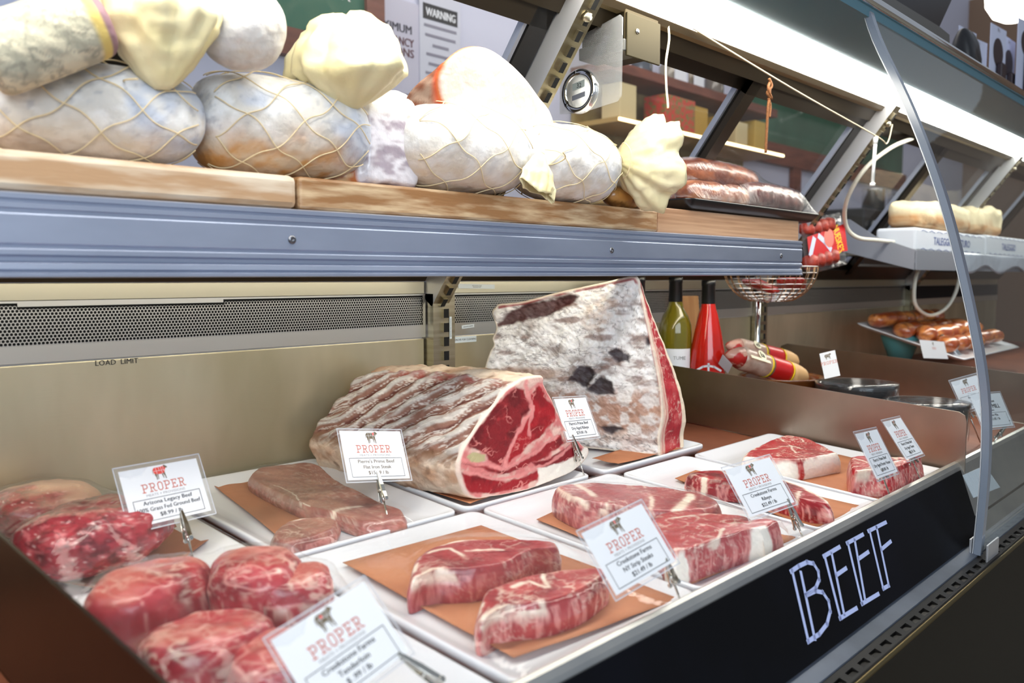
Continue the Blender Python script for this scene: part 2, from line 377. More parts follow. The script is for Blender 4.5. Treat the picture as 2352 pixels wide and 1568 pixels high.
for x in (.988, 2.195, 3.408):
    mb = MB(); slotted(mb, (x+.004, BY-.022, -.33), (0, 0, 1), (-1, 0, 0), .305, 0, .0254, .017, .010) if 0 else None
    slotted(mb, (x, BY-.022, -.33), (0, 0, 1), (1, 0, 0), .302, .052, .0254, .0165, .0125)
    mb.v[-1:] = mb.v[-1:]
    mb.add([(x, BY-.022, -.33), (x, BY-.022, -.028), (x, BY+.01, -.028), (x, BY+.01, -.33)], [(0, 1, 2, 3)]); mb.add([(x+.052, BY-.022, -.33), (x+.052, BY-.022, -.028), (x+.052, BY+.01, -.028), (x+.052, BY+.01, -.33)], [(3, 2, 1, 0)])
    mb.add([(x, BY-.022, -.028), (x+.052, BY-.022, -.028), (x+.052, BY, -.028), (x, BY, -.028)], [(0, 1, 2, 3)])
    mb.build('slotted_upright', [steel, dark], case)
    mb = MB(); slotted(mb, win(x+.012, -.03, .040), WV, -WU, .60, 0, .0254, .0165, .0125) if 0 else slotted(mb, win(x, -.03, .045), WV, WU, .60, .038, .0254, .0165, .0105)
    mb.add([win(x+.038, -.03, .045), win(x+.038, .57, .045), win(x+.038, .57, -.01), win(x+.038, -.03, -.01)], [(0, 1, 2, 3)])
    mb.add([win(x, -.03, .045), win(x, .57, .045), win(x, .57, -.012), win(x, -.03, -.012)], [(0, 1, 2, 3)], 2)
    up = mb.build('sloping_upright', [steel, dark, steel_pale], case)
    MB().lathe([(.009, 0), (.009, .004), (.006, .006), (.005, .009), (0.0, .0095)], win(x, .52, .046)+WU*.019, 6, ax=WN).build('bolt', [steel], up)
# canopy with its long lamp
CZ = .43
mb = MB(); mb.box(X0, X1, .562, .69, CZ, CZ+.03); mb.box(X0, X1, .69, .81, CZ+.012, CZ+.03)
mb.build('canopy', [M('canopy_grey', (78, 112, 124), .5, 0, spec=.3)], case)
mb = MB()
for k, (y0, z0, y1, z1, m) in enumerate(((.807, CZ, .815, CZ-.012, 0), (.815, CZ-.012, .84, CZ-.012, 1), (.84, CZ-.012, .845, CZ+.02, 0))):
    mb.add([(X0, y0, z0), (X1, y0, z0), (X1, y1, z1), (X0, y1, z1)], [(3, 2, 1, 0)], m)
mb.box(X0, X1, .81, .9, CZ+.02, CZ+.03)
mb.build('rear_valance', [M('valance_bronze', (66, 54, 36), .45, .6), M('valance_beige', (140, 124, 90), .5, .4)], case)
lamp_m = bpy.data.materials.new('lamp_diffuser'); lamp_m.use_nodes = True; b_ = lamp_m.node_tree.nodes['Principled BSDF']
b_.inputs['Emission Color'].default_value = (1, .965, .87, 1); b_.inputs['Emission Strength'].default_value = LAMP_POWER; b_.inputs['Base Color'].default_value = (.9, .9, .9, 1)
MB().box(X0+.02, X1-.02, .692, .805, CZ-.004, CZ+.01).build('lamp_diffuser', [lamp_m], case)
mb = MB(); mb.tube([(X0, .560, CZ+.026), (X1, .560, CZ+.026)], .009, 10); mb.build('top_rail', [chrome], case)
MB().box(X0, X1, .60, 1.0, CZ+.03, CZ+.036).build('case_top', [black_metal], case)
tube_m = bpy.data.materials.new('added_shelf_tube'); tube_m.use_nodes = True; b_ = tube_m.node_tree.nodes['Principled BSDF']; b_.inputs['Emission Color'].default_value = (1, .92, .74, 1); b_.inputs['Emission Strength'].default_value = 14  # glow for the assumed tube added under the shelf
# curved front glass (its left end is the visible edge)
GP = curve([(.367, -.434), (.361, -.30), (.365, -.19), (.386, -.07), (.432, .109), (.488, .262), (.545, .385), (.564, .438)], 40, False)
GX = 1.452
glass_front = FILM('front_glass', .055, 1.0, tint=(.80, .85, .86), rough=.015, wr=.06, ws=9, hcol=(.45, .52, .55))
g = MB(); g.grid([[(x, y, z) for x in np.linspace(GX, X1, 24)] for y, z in GP]); fg = g.build('curved_glass', [glass_front], case)
tn = np.gradient(GP, axis=0); tn /= np.linalg.norm(tn, axis=1)[:, None]; nm = np.stack([tn[:, 1], -tn[:, 0]], 1)
R = []
for (y, z), (ny, nz) in zip(GP, nm): R.append([(GX-.010, y-ny*.004, z-nz*.004), (GX+.006, y-ny*.004, z-nz*.004), (GX+.006, y+ny*.006, z+nz*.006), (GX-.010, y+ny*.006, z+nz*.006)])
MB().rings(R, smooth=False).build('glass_edge_trim', [clear_edge], fg)
R = [[(GX-.0102, y-ny*.0045, z-nz*.0045), (GX-.0075, y-ny*.0045, z-nz*.0045), (GX-.0075, y+ny*.0065, z+nz*.0065), (GX-.0102, y+ny*.0065, z+nz*.0065)] for (y, z), (ny, nz) in zip(GP, nm)]
MB().rings([[r[3], r[2], (r[2][0], r[2][1]+.0015, r[2][2]), (r[3][0], r[3][1]+.0015, r[3][2])] for r in R], smooth=False).build('trim_bead', [M('trim_bright', (205, 210, 216), .25, .4)], fg)
mb = MB()
for (y0, y1, z0, z1) in ((.352, .355, -.452, -.415), (.352, .378, -.454, -.451), (.376, .379, -.452, -.410)): mb.box(GX-.012, GX+.05, y0, y1, z0, z1)
mb.build('glass_clamp', [steel_pale], case, bevel=.0006)
# stickers that belong to the case
fr = lambda x, z, y=BY-.0055: (np.array([x, y, z]), np.array([1.0, 0, 0]), np.array([0, 0, 1.0]))
sp = lambda px, py, Y=BY: atY(px, py, Y)
stick = M('sticker_pale', (214, 224, 228), .5)
def sticker(x, z, wd, ht, txt, th, rot=0, y=BY-.0045):
    c, s = math.cos(rot), math.sin(rot); f = (np.array([x, y, z]), np.array([c, 0, s]), np.array([-s, 0, c])); mb = MB()
    mb.poly([(0, 0), (wd, 0), (wd, ht), (0, ht)], f, 0, .0004)
    for k, t in enumerate(txt): mb.text(t, f, th, wd/2, ht/2-th/2+(len(txt)-1)*th*.8-k*th*1.6, 1, bold=.0001)
    mb.build('sticker', [stick, ink], case)
p = sp(1040, 788); sticker(p[0], p[2], .060, .0115, ['REMOVE FOR CLEANING'], .0038, y=BY-.0008)
p = sp(1057, 755); sticker(p[0], p[2], .032, .0065, ['REMOVE FOR CLEANING'], .0016, .06, y=BY-.0048)
p = sp(1050, 662); sticker(p[0], p[2], .096, .0085, ['KEEP THIS GRILLE CLEAR', 'MAINTAIN AIR FLOW'], .0016, -.02, y=BY-.003)
p = sp(1022, 772); sticker(p[0]-.004, p[2]-.003, .040, .0052, ['REMOVE FOR CLEANING'], .0022, math.pi/2, y=BY-.0232)
mb = MB(); p = sp(219, 840); f = fr(p[0], p[2], BY-.0006)
mb.text('LOAD  LIMIT', f, .0072, 0, 0, 0, 'l'); mb.box(p[0]-.045, p[0]+.095, BY-.001, BY, p[2]+.0112, p[2]+.0122, 0); mb.build('load_limit_mark', [ink], case)

# velcro strip stuck on the rail, the sign
SV = np.array([0, .047, .103]); SV /= np.linalg.norm(SV); SN = np.cross((1, 0, 0), SV); SO = np.array([0, .389, -.429])+SN*.003
def sg(px, py, lift=0.0):
    r = ray(px, py); o = SO+SN*lift; t = (o@SN)/(r@SN); q = r*t-o; return q[0], q@SV
sign = thing('chalkboard_sign', 'long black sign strip lettered BEEF in white along the counter front', 'sign', (.9, .39, -.43))
mb = MB(); mb.poly([(-.35, .001), (1.535, .001), (1.57, .1075), (-.35, .1075)], (SO, (1, 0, 0), SV), 0, .002)
mb.build('board', [M('chalkboard', (3, 4, 8), .5, c2=(8, 10, 20), ns=6, lo=.4, hi=.8, spec=.12)], sign)
mb = MB(); Z8 = lambda pts: [sg(1400+.426*x, 900+.426*y, .0005) for x, y in pts]; fs = (SO+SN*.0004, (1, 0, 0), SV)
for st_ in ([(985, 965), (1072, 1342)], [(1032, 975), (1106, 1328)], [(978, 967), (1020, 938), (1065, 917), (1100, 925), (1125, 965), (1130, 1010), (1112, 1055), (1060, 1095)],
            [(1060, 1095), (1110, 1072), (1150, 1080), (1180, 1125), (1190, 1180), (1172, 1250), (1130, 1305), (1070, 1345)],
            [(1160, 885), (1245, 1218)], [(1198, 872), (1264, 1195)], [(1155, 885), (1240, 835)], [(1222, 987), (1275, 950)], [(1242, 1220), (1332, 1165)],
            [(1285, 815), (1362, 1138)], [(1322, 800), (1376, 1110)], [(1280, 815), (1366, 768)], [(1345, 897), (1395, 862)], [(1360, 1142), (1450, 1088)],
            [(1402, 747), (1475, 1058)], [(1440, 730), (1505, 1042)], [(1395, 750), (1490, 702)], [(1465, 848), (1516, 805)], [(1475, 1060), (1506, 1042)]):
    mb.stroke(Z8(st_), fs, .0052, 0)
mb.build('lettering', [M('chalk_paint', (190, 200, 240), .7)], sign)
q = [sg(*k) for k in ((2215, 1090), (2265, 1068), (2300, 1118), (2240, 1142))]
tag(MB().poly([(a, b) for a, b in q], (SO-SN*.002, (1, 0, 0), SV), 0, .0015).build('velcro_patch', [M('velcro', (205, 212, 218), .8, bump=.8, bs=500, bst=(1, .1, .1))]), 'pale ribbed velcro patch stuck on the steel rail beside the black sign', 'patch')

# ================================================================== dividers between the sections
def divider(x, label, mt):
    pts = [(.43, rim(.43)-.018), (.43, rim(.43)+.085), (.433, rim(.43)+.096), (.443, rim(.44)+.101), (1.10, rim(1.10)+.101), (1.118, rim(1.118)+.092), (1.125, rim(1.125)+.075), (1.125, rim(1.125)-.018)]
    mb = MB(); fr_ = (np.array([x, 0, 0]), np.array([0, 1.0, 0]), np.array([0, 0, 1.0])); mb.poly(pts, fr_, 0, .003)
    mb.add([(x+.045, .46, rim(.46)-.0195), (x+.045, 1.1, rim(1.1)-.0195), (x-.003, 1.1, rim(1.1)-.0195), (x-.003, .46, rim(.46)-.0195)], [(0, 1, 2, 3)])
    return tag(mb.build('divider', [mt], bevel=.0008), label, 'divider', 'steel dividers of the counter')
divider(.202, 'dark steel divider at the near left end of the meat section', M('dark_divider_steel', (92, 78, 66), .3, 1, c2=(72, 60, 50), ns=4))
divider(1.592, 'steel divider right of the porterhouse plate, in front of the wine bottles', steel_div)
divider(2.30, 'steel divider behind the black crocks, in front of the platter', steel_div)

# ================================================================== shelf with boards
RX = lambda V: V+np.stack([0*V[:, 0], 0*V[:, 0], .0035*(V[:, 0]-.8)], 1)        # the shelf hangs slightly higher at its right end
shelf = thing('shelf', 'grooved aluminium shelf carrying the cured meats above the beef', 'shelf', (.8, 1.0, .0))
prof = [(.88, .0800), (.864, .0805), (.8605, .079), (.8605, .0745), (.8625, .0735), (.8625, .0715), (.8605, .0705), (.8605, .0660), (.8620, .0650), (.8620, .0615), (.8605, .0600), (.8605, .0340), (.8625, .0320), (.8625, .0300),
        (.8600, .0280), (.8600, .0235), (.8640, .0215), (.8640, .0175), (.8600, .0150), (.8590, .0100), (.8610, .0090), (.8600, .0070), (.8580, .0060), (.8580, .0030), (.862, .0020), (.90, .0020)]
mb = MB(); mb.rings([[(x, y, z) for x in (-.4, 1.862)] for y, z in prof], closed=False, cap=False, smooth=False)
mb.poly([(y, z) for y, z in prof], (np.array([1.862, 0, 0]), np.array([0, 1.0, 0]), np.array([0, 0, 1.0])), 0)
mb.build('price_rail', [M('rail_aluminium', (172, 182, 204), .38, .75, c2=(160, 170, 192), ns=3, st=(2, 6, 6))], shelf, tf=RX)
MB().box(-.4, 1.862, .87, 1.14, .060, .078).build('shelf_panel', [steel], shelf, tf=RX)
MB().tube([(-.36, .885, .042), (1.83, .885, .042)], .009, 12).build('added_light_tube', [tube_m], shelf, tf=RX)  # assumed tube, unseen behind the price rail, added to brighten the rear panel
for x in (.533, 1.142, 1.757):
    MB().lathe([(.0052, 0), (.0052, .0008), (.0035, .0022), (.0012, .0022), (.0008, .0012), (0, .0012)], (x, .8606, .045+.0035*(x-.8)), 14, ax=(0, -1, 0)).build('screw', [M('screw_steel', (120, 122, 128), .3, 1)], shelf)
for x in (-.2, .99):
    MB().poly([(1.15, .0), (1.15, .077), (.90, .077), (.90, .05)], (np.array([x+.02, 0, 0]), np.array([0, 1.0, 0]), np.array([0, 0, 1.0])), 0, .003).build('bracket', [steel], shelf, tf=RX)
wood1 = M('worn_maple', (172, 138, 104), .55, c2=(212, 198, 178), ns=7, st=(1, 5, 7), lo=.42, hi=.62, bump=.1)
wood2 = M('oiled_maple', (146, 104, 64), .5, c2=(206, 180, 144), ns=9, st=(1.2, 5, 9), lo=.44, hi=.68, bump=.1)
wood3 = M('bamboo', (184, 146, 114), .45, c2=(156, 116, 86), ns=5, st=(1, 30, 45), lo=.4, hi=.7, bump=.05)
def board(a, b, y0, y1, z0, z1, m, label, bev=.006):
    return tag(MB().box(a, b, y0, y1, z0, z1).build('cutting_board', [m], bevel=bev, tf=RX), label, 'cutting board', 'cutting boards on the shelf')
board(-.36, .546, .868, 1.135, .0815, .1195, wood1, 'pale worn wooden board at the left end of the shelf', .007)
board(.551, 1.294, .872, 1.135, .0815, .1200, wood2, 'long golden brown wooden board in the middle of the shelf', .004)
board(1.297, 1.870, .874, 1.135, .0805, .1265, wood3, 'bamboo board at the right end of the shelf under the wrapped sausages', .002)
def wz(x): return (.1195 if x < 1.295 else .1265)+.0035*(x-.8)
# ================================================================== plates
def rrect(x0, x1, y0, y1, r, n=6):
    P = []
    for cx, cy, a0 in ((x1-r, y1-r, 0), (x0+r, y1-r, 90), (x0+r, y0+r, 180), (x1-r, y0+r, 270)):
        for k in range(n+1): a = math.radians(a0+90*k/n); P.append((cx+r*math.cos(a), cy+r*math.sin(a)))
    return np.array(P)
TRAY = {}
def tray(key, x0, x1, y0, y1, label):
    R = []
    for ins, dz, r in ((.016, -.0185, .012), (.010, -.0180, .014), (.0015, -.0085, .014), (0, -.006, .014), (0, -.0015, .014), (.0012, -.0002, .013), (.0030, .0002, .012), (.006, -.0006, .011),
                       (.022, -.0085, .010), (.030, -.0105, .010), (.04, -.0112, .012)):
        p = rrect(x0+ins, x1-ins, y0+ins, y1-ins, r); R.append(np.column_stack([p, rim(p[:, 1])+dz]))
    mb = MB(); mb.rings(R, 0); TRAY[key] = (x0, x1, y0, y1)
    return tag(mb.build('serving_plate', [white_p]), label, 'plate', 'white plates in the meat section')
tray('beef', .214, .472, .815, 1.135, 'white plate with ground beef, beside the near left divider')
tray('flat', .488, .748, .812, 1.145, 'white plate with thin flat iron steaks against the rear panel')
tray('roast', .762, 1.032, .812, 1.145, 'white plate under the rib roast')
tray('loin', 1.066, 1.372, .812, 1.145, 'white plate under the tall dry-aged loin')
tray('tender', .214, .474, .458, .802, 'white plate with tenderloin chunks at the front left corner')
tray('strip', .486, .766, .458, .802, 'white plate with two strip steaks near the middle of the front row')
tray('sirloin', .776, 1.066, .458, .802, 'white plate with two large wrapped steaks, right of the strip steaks')
tray('ribeye', 1.076, 1.268, .458, .790, 'narrow white plate with dark red ribeye steaks')
tray('porter', 1.280, 1.572, .452, .785, 'white plate with two dry-aged steaks at the right divider')

def paper(pts, label, h=-.0095, mt=None, name='butcher_paper', seed=0, lift=.0):
    """sheet of brown paper: a quad given by picture points, laid on the plate, edges slightly curled"""
    P = dks(pts, h); n = 16; G = np.zeros((n, n, 3))
    for i, a in enumerate(np.linspace(0, 1, n)):
        for j, b in enumerate(np.linspace(0, 1, n)):
            G[i, j] = (P[0]*(1-a)+P[1]*a)*(1-b)+(P[3]*(1-a)+P[2]*a)*b
            e = max(abs(2*a-1), abs(2*b-1)); G[i, j, 2] += .0004+.003*max(0, e-.86)/.14*(.6+lift)+.0006*math.sin(9*a+seed)*math.sin(8*b)
    mb = MB(); mb.grid(G); o = mb.build(name, [mt or kraft]); s = o.modifiers.new('solid', 'SOLIDIFY'); s.thickness = .0003
    return tag(o, label, 'paper', 'brown paper under the meat')

# ================================================================== meat
meat_m = M('raw_meat', (150, 40, 45), .34, attr=True, coat=.35, sss=.06, bump=.22, bs=170)
crust_m = M('aged_crust', (190, 170, 160), .62, attr=True, bump=.5, bs=110, sss=.03)
PTS = {}
def slab(name, Fp, Bp, mt, paint, nf=30, ns=14, nb=5, rnd=.006, bulge=.0, disp=None, parent=None, key=None, cF=None, dome=0):
    """a cut of meat: front face ring Fp, back ring Bp, rounded front edge; paint(P, I) gives the colour of every vertex"""
    Fp = np.asarray(Fp, float); Bp = np.asarray(Bp, float); n = len(Fp)
    c = Fp.mean(0) if cF is None else np.asarray(cF, float); cb = Bp.mean(0); R = np.linalg.norm(Fp-c, axis=1).mean()
    nv = np.zeros(3)
    for i in range(n): nv += np.cross(Fp[i]-c, Fp[(i+1) % n]-c)
    nv /= np.linalg.norm(nv)
    if nv@(c-cb) < 0: nv = -nv
    V = [c[None]+nv*dome]; inf = [[0, 0, 0, 0]]; Fc = []; k = min(.9, rnd/R); rs = np.linspace(0, 1, nf+1)[1:]
    th = np.arange(n)/n; rings = []
    for r in rs:
        e = max(0, (r-(1-k))/k); rings.append((c+(Fp-c)*r-nv*rnd*(1-math.sqrt(max(0, 1-e*e)))+nv*dome*(1-r*r), 0, r, 0))
    for s in np.linspace(0, 1, ns+1)[1:]:
        P = (Fp-nv*rnd)*(1-s)+Bp*s; out = P-((c-nv*rnd)*(1-s)+cb*s); out -= nv*(out@nv)[:, None]; out /= np.linalg.norm(out, axis=1)[:, None]+1e-9
        rings.append((P+out*bulge*math.sin(math.pi*s), 1, 1, s))
    for r in np.linspace(1, 0, nb+1)[1:-1]: rings.append((cb+(Bp-cb)*r, 2, r, 1))
    for P, kd, r, s in rings: V.append(P); inf += [[kd, r, s, t] for t in th]
    V.append(cb[None]); inf.append([2, 0, 1, 0]); V = np.concatenate(V); I = np.array(inf)
    for i in range(n): Fc.append((0, 1+i, 1+(i+1) % n))
    for q in range(len(rings)-1):
        a = 1+q*n; b = a+n
        for i in range(n): j = (i+1) % n; Fc.append((a+i, b+i, b+j, a+j))
    a = 1+(len(rings)-1)*n
    for i in range(n): Fc.append((a+i, len(V)-1, a+(i+1) % n))
    if np.dot(np.cross(V[1]-V[0], V[2]-V[0]), nv) < 0: Fc = [f[::-1] for f in Fc]
    col = paint(V, I)
    if disp is not None:
        me = bpy.data.meshes.new('tmp'); me.from_pydata(V.tolist(), [], [list(map(int, f)) for f in Fc]); me.update()
        N_ = np.zeros(len(V)*3); me.vertices.foreach_get('normal', N_); V = V+N_.reshape(-1, 3)*disp(V, I)[:, None]; bpy.data.meshes.remove(me)
    o = mesh(name, V, Fc, mt, parent, col=col)
    if key: PTS.setdefault(key, []).append(V)
    return o
RED = lin((150, 28, 36)); RED_D = lin((108, 14, 22)); RED_L = lin((184, 58, 62)); PINK = lin((226, 150, 142)); FAT = lin((242, 226, 206)); FATW = lin((250, 240, 226)); BROWN = lin((118, 62, 44))
def flesh(P, I, base=RED, deep=RED_D, light=RED_L, marb=.5, msc=85, seed=0, fibre=.5):
    Q = P.copy(); n = fbm(Q, 40, 4, seed); c = mixc(np.tile(base, (len(P), 1)), np.tile(deep, (len(P), 1)), ss(n, .5, .75)*.8); c = mixc(c, np.tile(light, (len(P), 1)), ss(n, .5, .25)*.7)
    side = I[:, 0] == 1
    # fibres running down the cut sides
    D = np.stack([P[:, 0]*1.0, P[:, 1]*1.0, P[:, 2]*.16], 1); f = ridge(D, 110, 3, seed+5); c = np.where(side[:, None], mixc(c, np.tile(PINK, (len(P), 1)), ss(f, .80, .97)*fibre), c)
    m = ridge(P, msc, 3, seed+9); k = np.maximum(ss(m, .88, .985)*marb*ss(fbm(P, 22, 2, seed+3), .38, .62), ss(ridge(P, msc*2.3, 2, seed+19), .93, .99)*marb*.55*ss(fbm(P, 30, 2, seed+23), .45, .65))
    return mixc(c, np.tile(FAT, (len(P), 1)), np.where(side, k*.6, k))
def steak(name, label, top_px, h, thick, cat='steak', seed=0, fat=(), seams=(), key=None, group=None, base=RED, deep=RED_D, light=RED_L, marb=.5, msc=85, bulge=.003, spread=1.03, n=220, fibre=.5, fatw=.10, nf=30, rnd=.006, fatcol=FAT, dome=.0, slump=None, amp=.0016):
    """top_px outlines the upper face in the picture; h is its height above the plate rims"""
    T = curve(dks(top_px, h), n); c = T.mean(0); B = c+(T-c)*spread; B = B-np.array([0, 0, thick])
    T[:, 1] = np.maximum(T[:, 1], .470); B[:, 1] = np.maximum(B[:, 1], .466); B[:, 2] = np.maximum(B[:, 2], rim(B[:, 1])-.0100); th_f = [(np.array(dks(f, h)), w) for f, w in fat]; th_s = [(np.array(dks(f, h)), w) for f, w in seams]
    def paint(P, I):
        col = flesh(P, I, base, deep, light, marb, msc, seed, fibre); nz = (fbm(P, 60, 3, seed+2)-.5); Q = P[:, :2]+.012*np.stack([fbm(P, 34, 4, seed+2)-.5, fbm(P, 34, 4, seed+7)-.5], 1)
        for line, wd in th_f:
            d = dist2(Q, line[:, :2]); k = ss(d*(1+.5*nz), wd*1.15, wd*.7)
            col = mixc(col, np.tile(fatcol, (len(P), 1)), k); col = mixc(col, np.tile(PINK, (len(P), 1)), ss(np.abs(d-wd), .003, .0)*.4*(1-k))
        for line, wd in th_s:
            d = dist2(Q, line[:, :2])*np.where(I[:, 0] == 1, 1.2, 1); col = mixc(col, np.tile(FAT, (len(P), 1)), ss(d, wd, wd*.3)*.85*np.where(I[:, 0] == 1, ss(I[:, 2], .42, .05), ss(fbm(P, 55, 2, seed+8), .30, .48)))
        return col*(.9+.2*fbm(P, 300, 2, seed))[:, None]
    d = lambda P, I: (fbm(P, 45, 3, seed+4)-.5)*2*amp*np.where(I[:, 0] == 2, 0, 1)+(fbm(P, 160, 2, seed+6)-.5)*.0008
    return tag(slab(name, T, B, meat_m, paint, nf=nf, ns=16, rnd=rnd, bulge=bulge, disp=d, key=key, dome=dome), label, cat, group)
Z = lambda pts, k, ox, oy: [(ox+k*x, oy+k*y) for x, y in pts]
z7 = lambda p: Z(p, .4677, 600, 1050); z3 = lambda p: Z(p, .2976, 1050, 1000); z4 = lambda p: Z(p, .3189, 1550, 950); z2 = lambda p: Z(p, .2891, 420, 1000)

# -- two strip steaks
paper(z7([(400, 535), (1080, 350), (2060, 715), (1240, 1010)]), 'brown paper under the two strip steaks', seed=1, lift=.8)
steak('strip_steak', 'wrapped strip steak with a white fat edge, the farther of two on one plate', z7([(735, 560), (760, 490), (830, 442), (900, 418), (1000, 402), (1200, 396), (1330, 400), (1445, 412), (1440, 440), (1320, 455), (1200, 515), (1060, 543), (960, 548), (850, 552), (745, 590)]),
      .026, .037, seed=11, fat=[(z7([(800, 452), (850, 432), (1000, 397), (1200, 391), (1330, 393), (1450, 402)]), .0045), (z7([(748, 560), (762, 520)]), .002)], seams=[(z7([(745, 590), (850, 548), (950, 550), (1000, 560)]), .004), (z7([(830, 470), (930, 450), (1010, 500)]), .0035), (z7([(1000, 460), (1180, 450)]), .003)], key='strip', group='strip steaks', base=lin((160, 48, 54)), deep=lin((124, 28, 36)), light=lin((186, 84, 84)), fibre=.35)
steak('strip_steak', 'wrapped strip steak with a white fat edge, nearest the counter front', z7([(1062, 770), (1075, 700), (1100, 655), (1150, 630), (1260, 592), (1400, 562), (1560, 540), (1670, 537), (1690, 565), (1580, 640), (1400, 703), (1240, 722), (1150, 740), (1090, 790)]),
      .026, .037, seed=23, fat=[(z7([(1110, 640), (1160, 622), (1260, 586), (1400, 554), (1560, 534), (1690, 530)]), .0045), (z7([(1068, 760), (1078, 710)]), .002)], seams=[(z7([(1090, 790), (1150, 738), (1250, 722), (1380, 706), (1420, 730)]), .0045), (z7([(1240, 640), (1330, 610), (1400, 640)]), .004), (z7([(1390, 560), (1420, 640)]), .003)], key='strip', group='strip steaks', base=lin((172, 46, 50)), deep=lin((134, 26, 34)), light=lin((198, 84, 82)), fibre=.75, marb=.6)
# -- large wrapped steaks
paper([(1232, 1196), (1330, 1150), (1860, 1225), (1590, 1345)], 'brown paper under the large wrapped steaks', seed=2)
steak('sirloin_steak', 'large wrapped steak behind the strip steak sign, the farther of two', z3([(762, 400), (800, 375), (900, 362), (1050, 358), (1250, 372), (1450, 388), (1650, 405), (1850, 435), (1980, 478), (2028, 520), (1980, 560), (1850, 575), (1700, 582), (1500, 575), (1350, 555), (1200, 535), (1050, 510), (900, 478)]),
      .030, .041, seed=31, fat=[(z3([(1500, 385), (1700, 405), (1900, 440), (2040, 500)]), .006), (z3([(1700, 590), (1760, 520), (1800, 455)]), .006)], seams=[(z3([(900, 362), (1010, 420), (1100, 500), (1200, 560)]), .007), (z3([(1440, 385), (1500, 480), (1510, 570)]), .004), (z3([(770, 400), (860, 460), (1000, 500)]), .004)],
      key='sirloin', group='large wrapped steaks', base=lin((160, 66, 70)), deep=lin((118, 44, 50)), light=lin((188, 100, 100)), fibre=.6)
steak('sirloin_steak', 'large wrapped steak with a white fat end, nearest the counter rail', [(1505, 1182), (1550, 1172), (1615, 1175), (1675, 1178), (1715, 1184), (1740, 1194), (1765, 1189), (1792, 1194), (1812, 1215), (1796, 1226), (1745, 1212), (1690, 1222), (1620, 1246), (1572, 1262), (1542, 1262), (1515, 1240), (1498, 1205)],
      .032, .043, seed=41, fat=[([(1745, 1215), (1770, 1212), (1800, 1230)], .012), ([(1520, 1262), (1550, 1268), (1575, 1262)], .004)], seams=[([(1510, 1196), (1560, 1190), (1640, 1176)], .003), ([(1600, 1250), (1640, 1236), (1660, 1215)], .003)],
      key='sirloin', group='large wrapped steaks', base=lin((178, 58, 60)), deep=lin((140, 40, 46)), fibre=.7, fatcol=FATW)
# -- ribeyes
paper(z4([(0, 480), (150, 420), (1400, 690), (1000, 840)]), 'brown paper under the dark red ribeyes', seed=3, lift=.5)
steak('ribeye_steak', 'dark red ribeye steak behind the ribeye price sign', z4([(95, 430), (150, 410), (330, 400), (500, 410), (640, 425), (760, 465), (860, 500), (960, 540), (1060, 590), (1118, 632), (1105, 650), (960, 620), (820, 580), (640, 530), (440, 485), (250, 470)]),
      .022, .033, seed=51, fat=[(z4([(780, 470), (960, 540), (1120, 635)]), .007), (z4([(215, 462), (235, 480)]), .004)], seams=[(z4([(900, 560), (880, 620)]), .004), (z4([(330, 405), (420, 450)]), .003)], key='ribeye', base=lin((150, 20, 34)), deep=lin((96, 14, 24)), light=lin((176, 52, 56)), fibre=.8)
# -- dry-aged steaks
paper(z4([(560, 460), (1180, 300), (1900, 480), (1560, 640)]), 'brown paper under the two dry-aged steaks', seed=4)
steak('tbone_steak', 'thick fat-edged steak on the plate by the steel divider', z4([(488, 318), (530, 268), (640, 210), (770, 158), (830, 152), (960, 176), (1060, 220), (1150, 270), (1180, 285), (1120, 296), (990, 318), (870, 333), (740, 325), (600, 318)]),
      .024, .035, seed=61, fat=[(z4([(480, 322), (600, 325), (740, 332), (870, 340)]), .009), (z4([(950, 328), (1120, 304), (1190, 286)]), .006), (z4([(485, 320), (530, 262), (640, 205)]), .004)], seams=[(z4([(560, 260), (700, 250), (830, 225), (900, 250)]), .0035), (z4([(740, 170), (830, 225), (870, 280)]), .003)], key='porter', base=lin((186, 44, 50)), deep=lin((150, 28, 38)), marb=.9, fatcol=FATW)
steak('porterhouse_steak', 'thick red steak behind the two rightmost small price signs', z4([(1262, 330), (1280, 305), (1400, 300), (1560, 308), (1700, 312), (1800, 304), (1840, 320), (1885, 375), (1860, 392), (1700, 398), (1560, 402), (1420, 408), (1300, 412), (1268, 380)]),
      .034, .045, seed=71, fat=[(z4([(1835, 318), (1890, 385)]), .008)], seams=[(z4([(1600, 400), (1560, 350), (1600, 310)]), .005), (z4([(1290, 420), (1400, 402), (1480, 405)]), .006), (z4([(1300, 320), (1400, 350)]), .003)], key='porter', base=lin((176, 30, 42)), deep=lin((136, 22, 32)), fibre=.7, marb=.8)
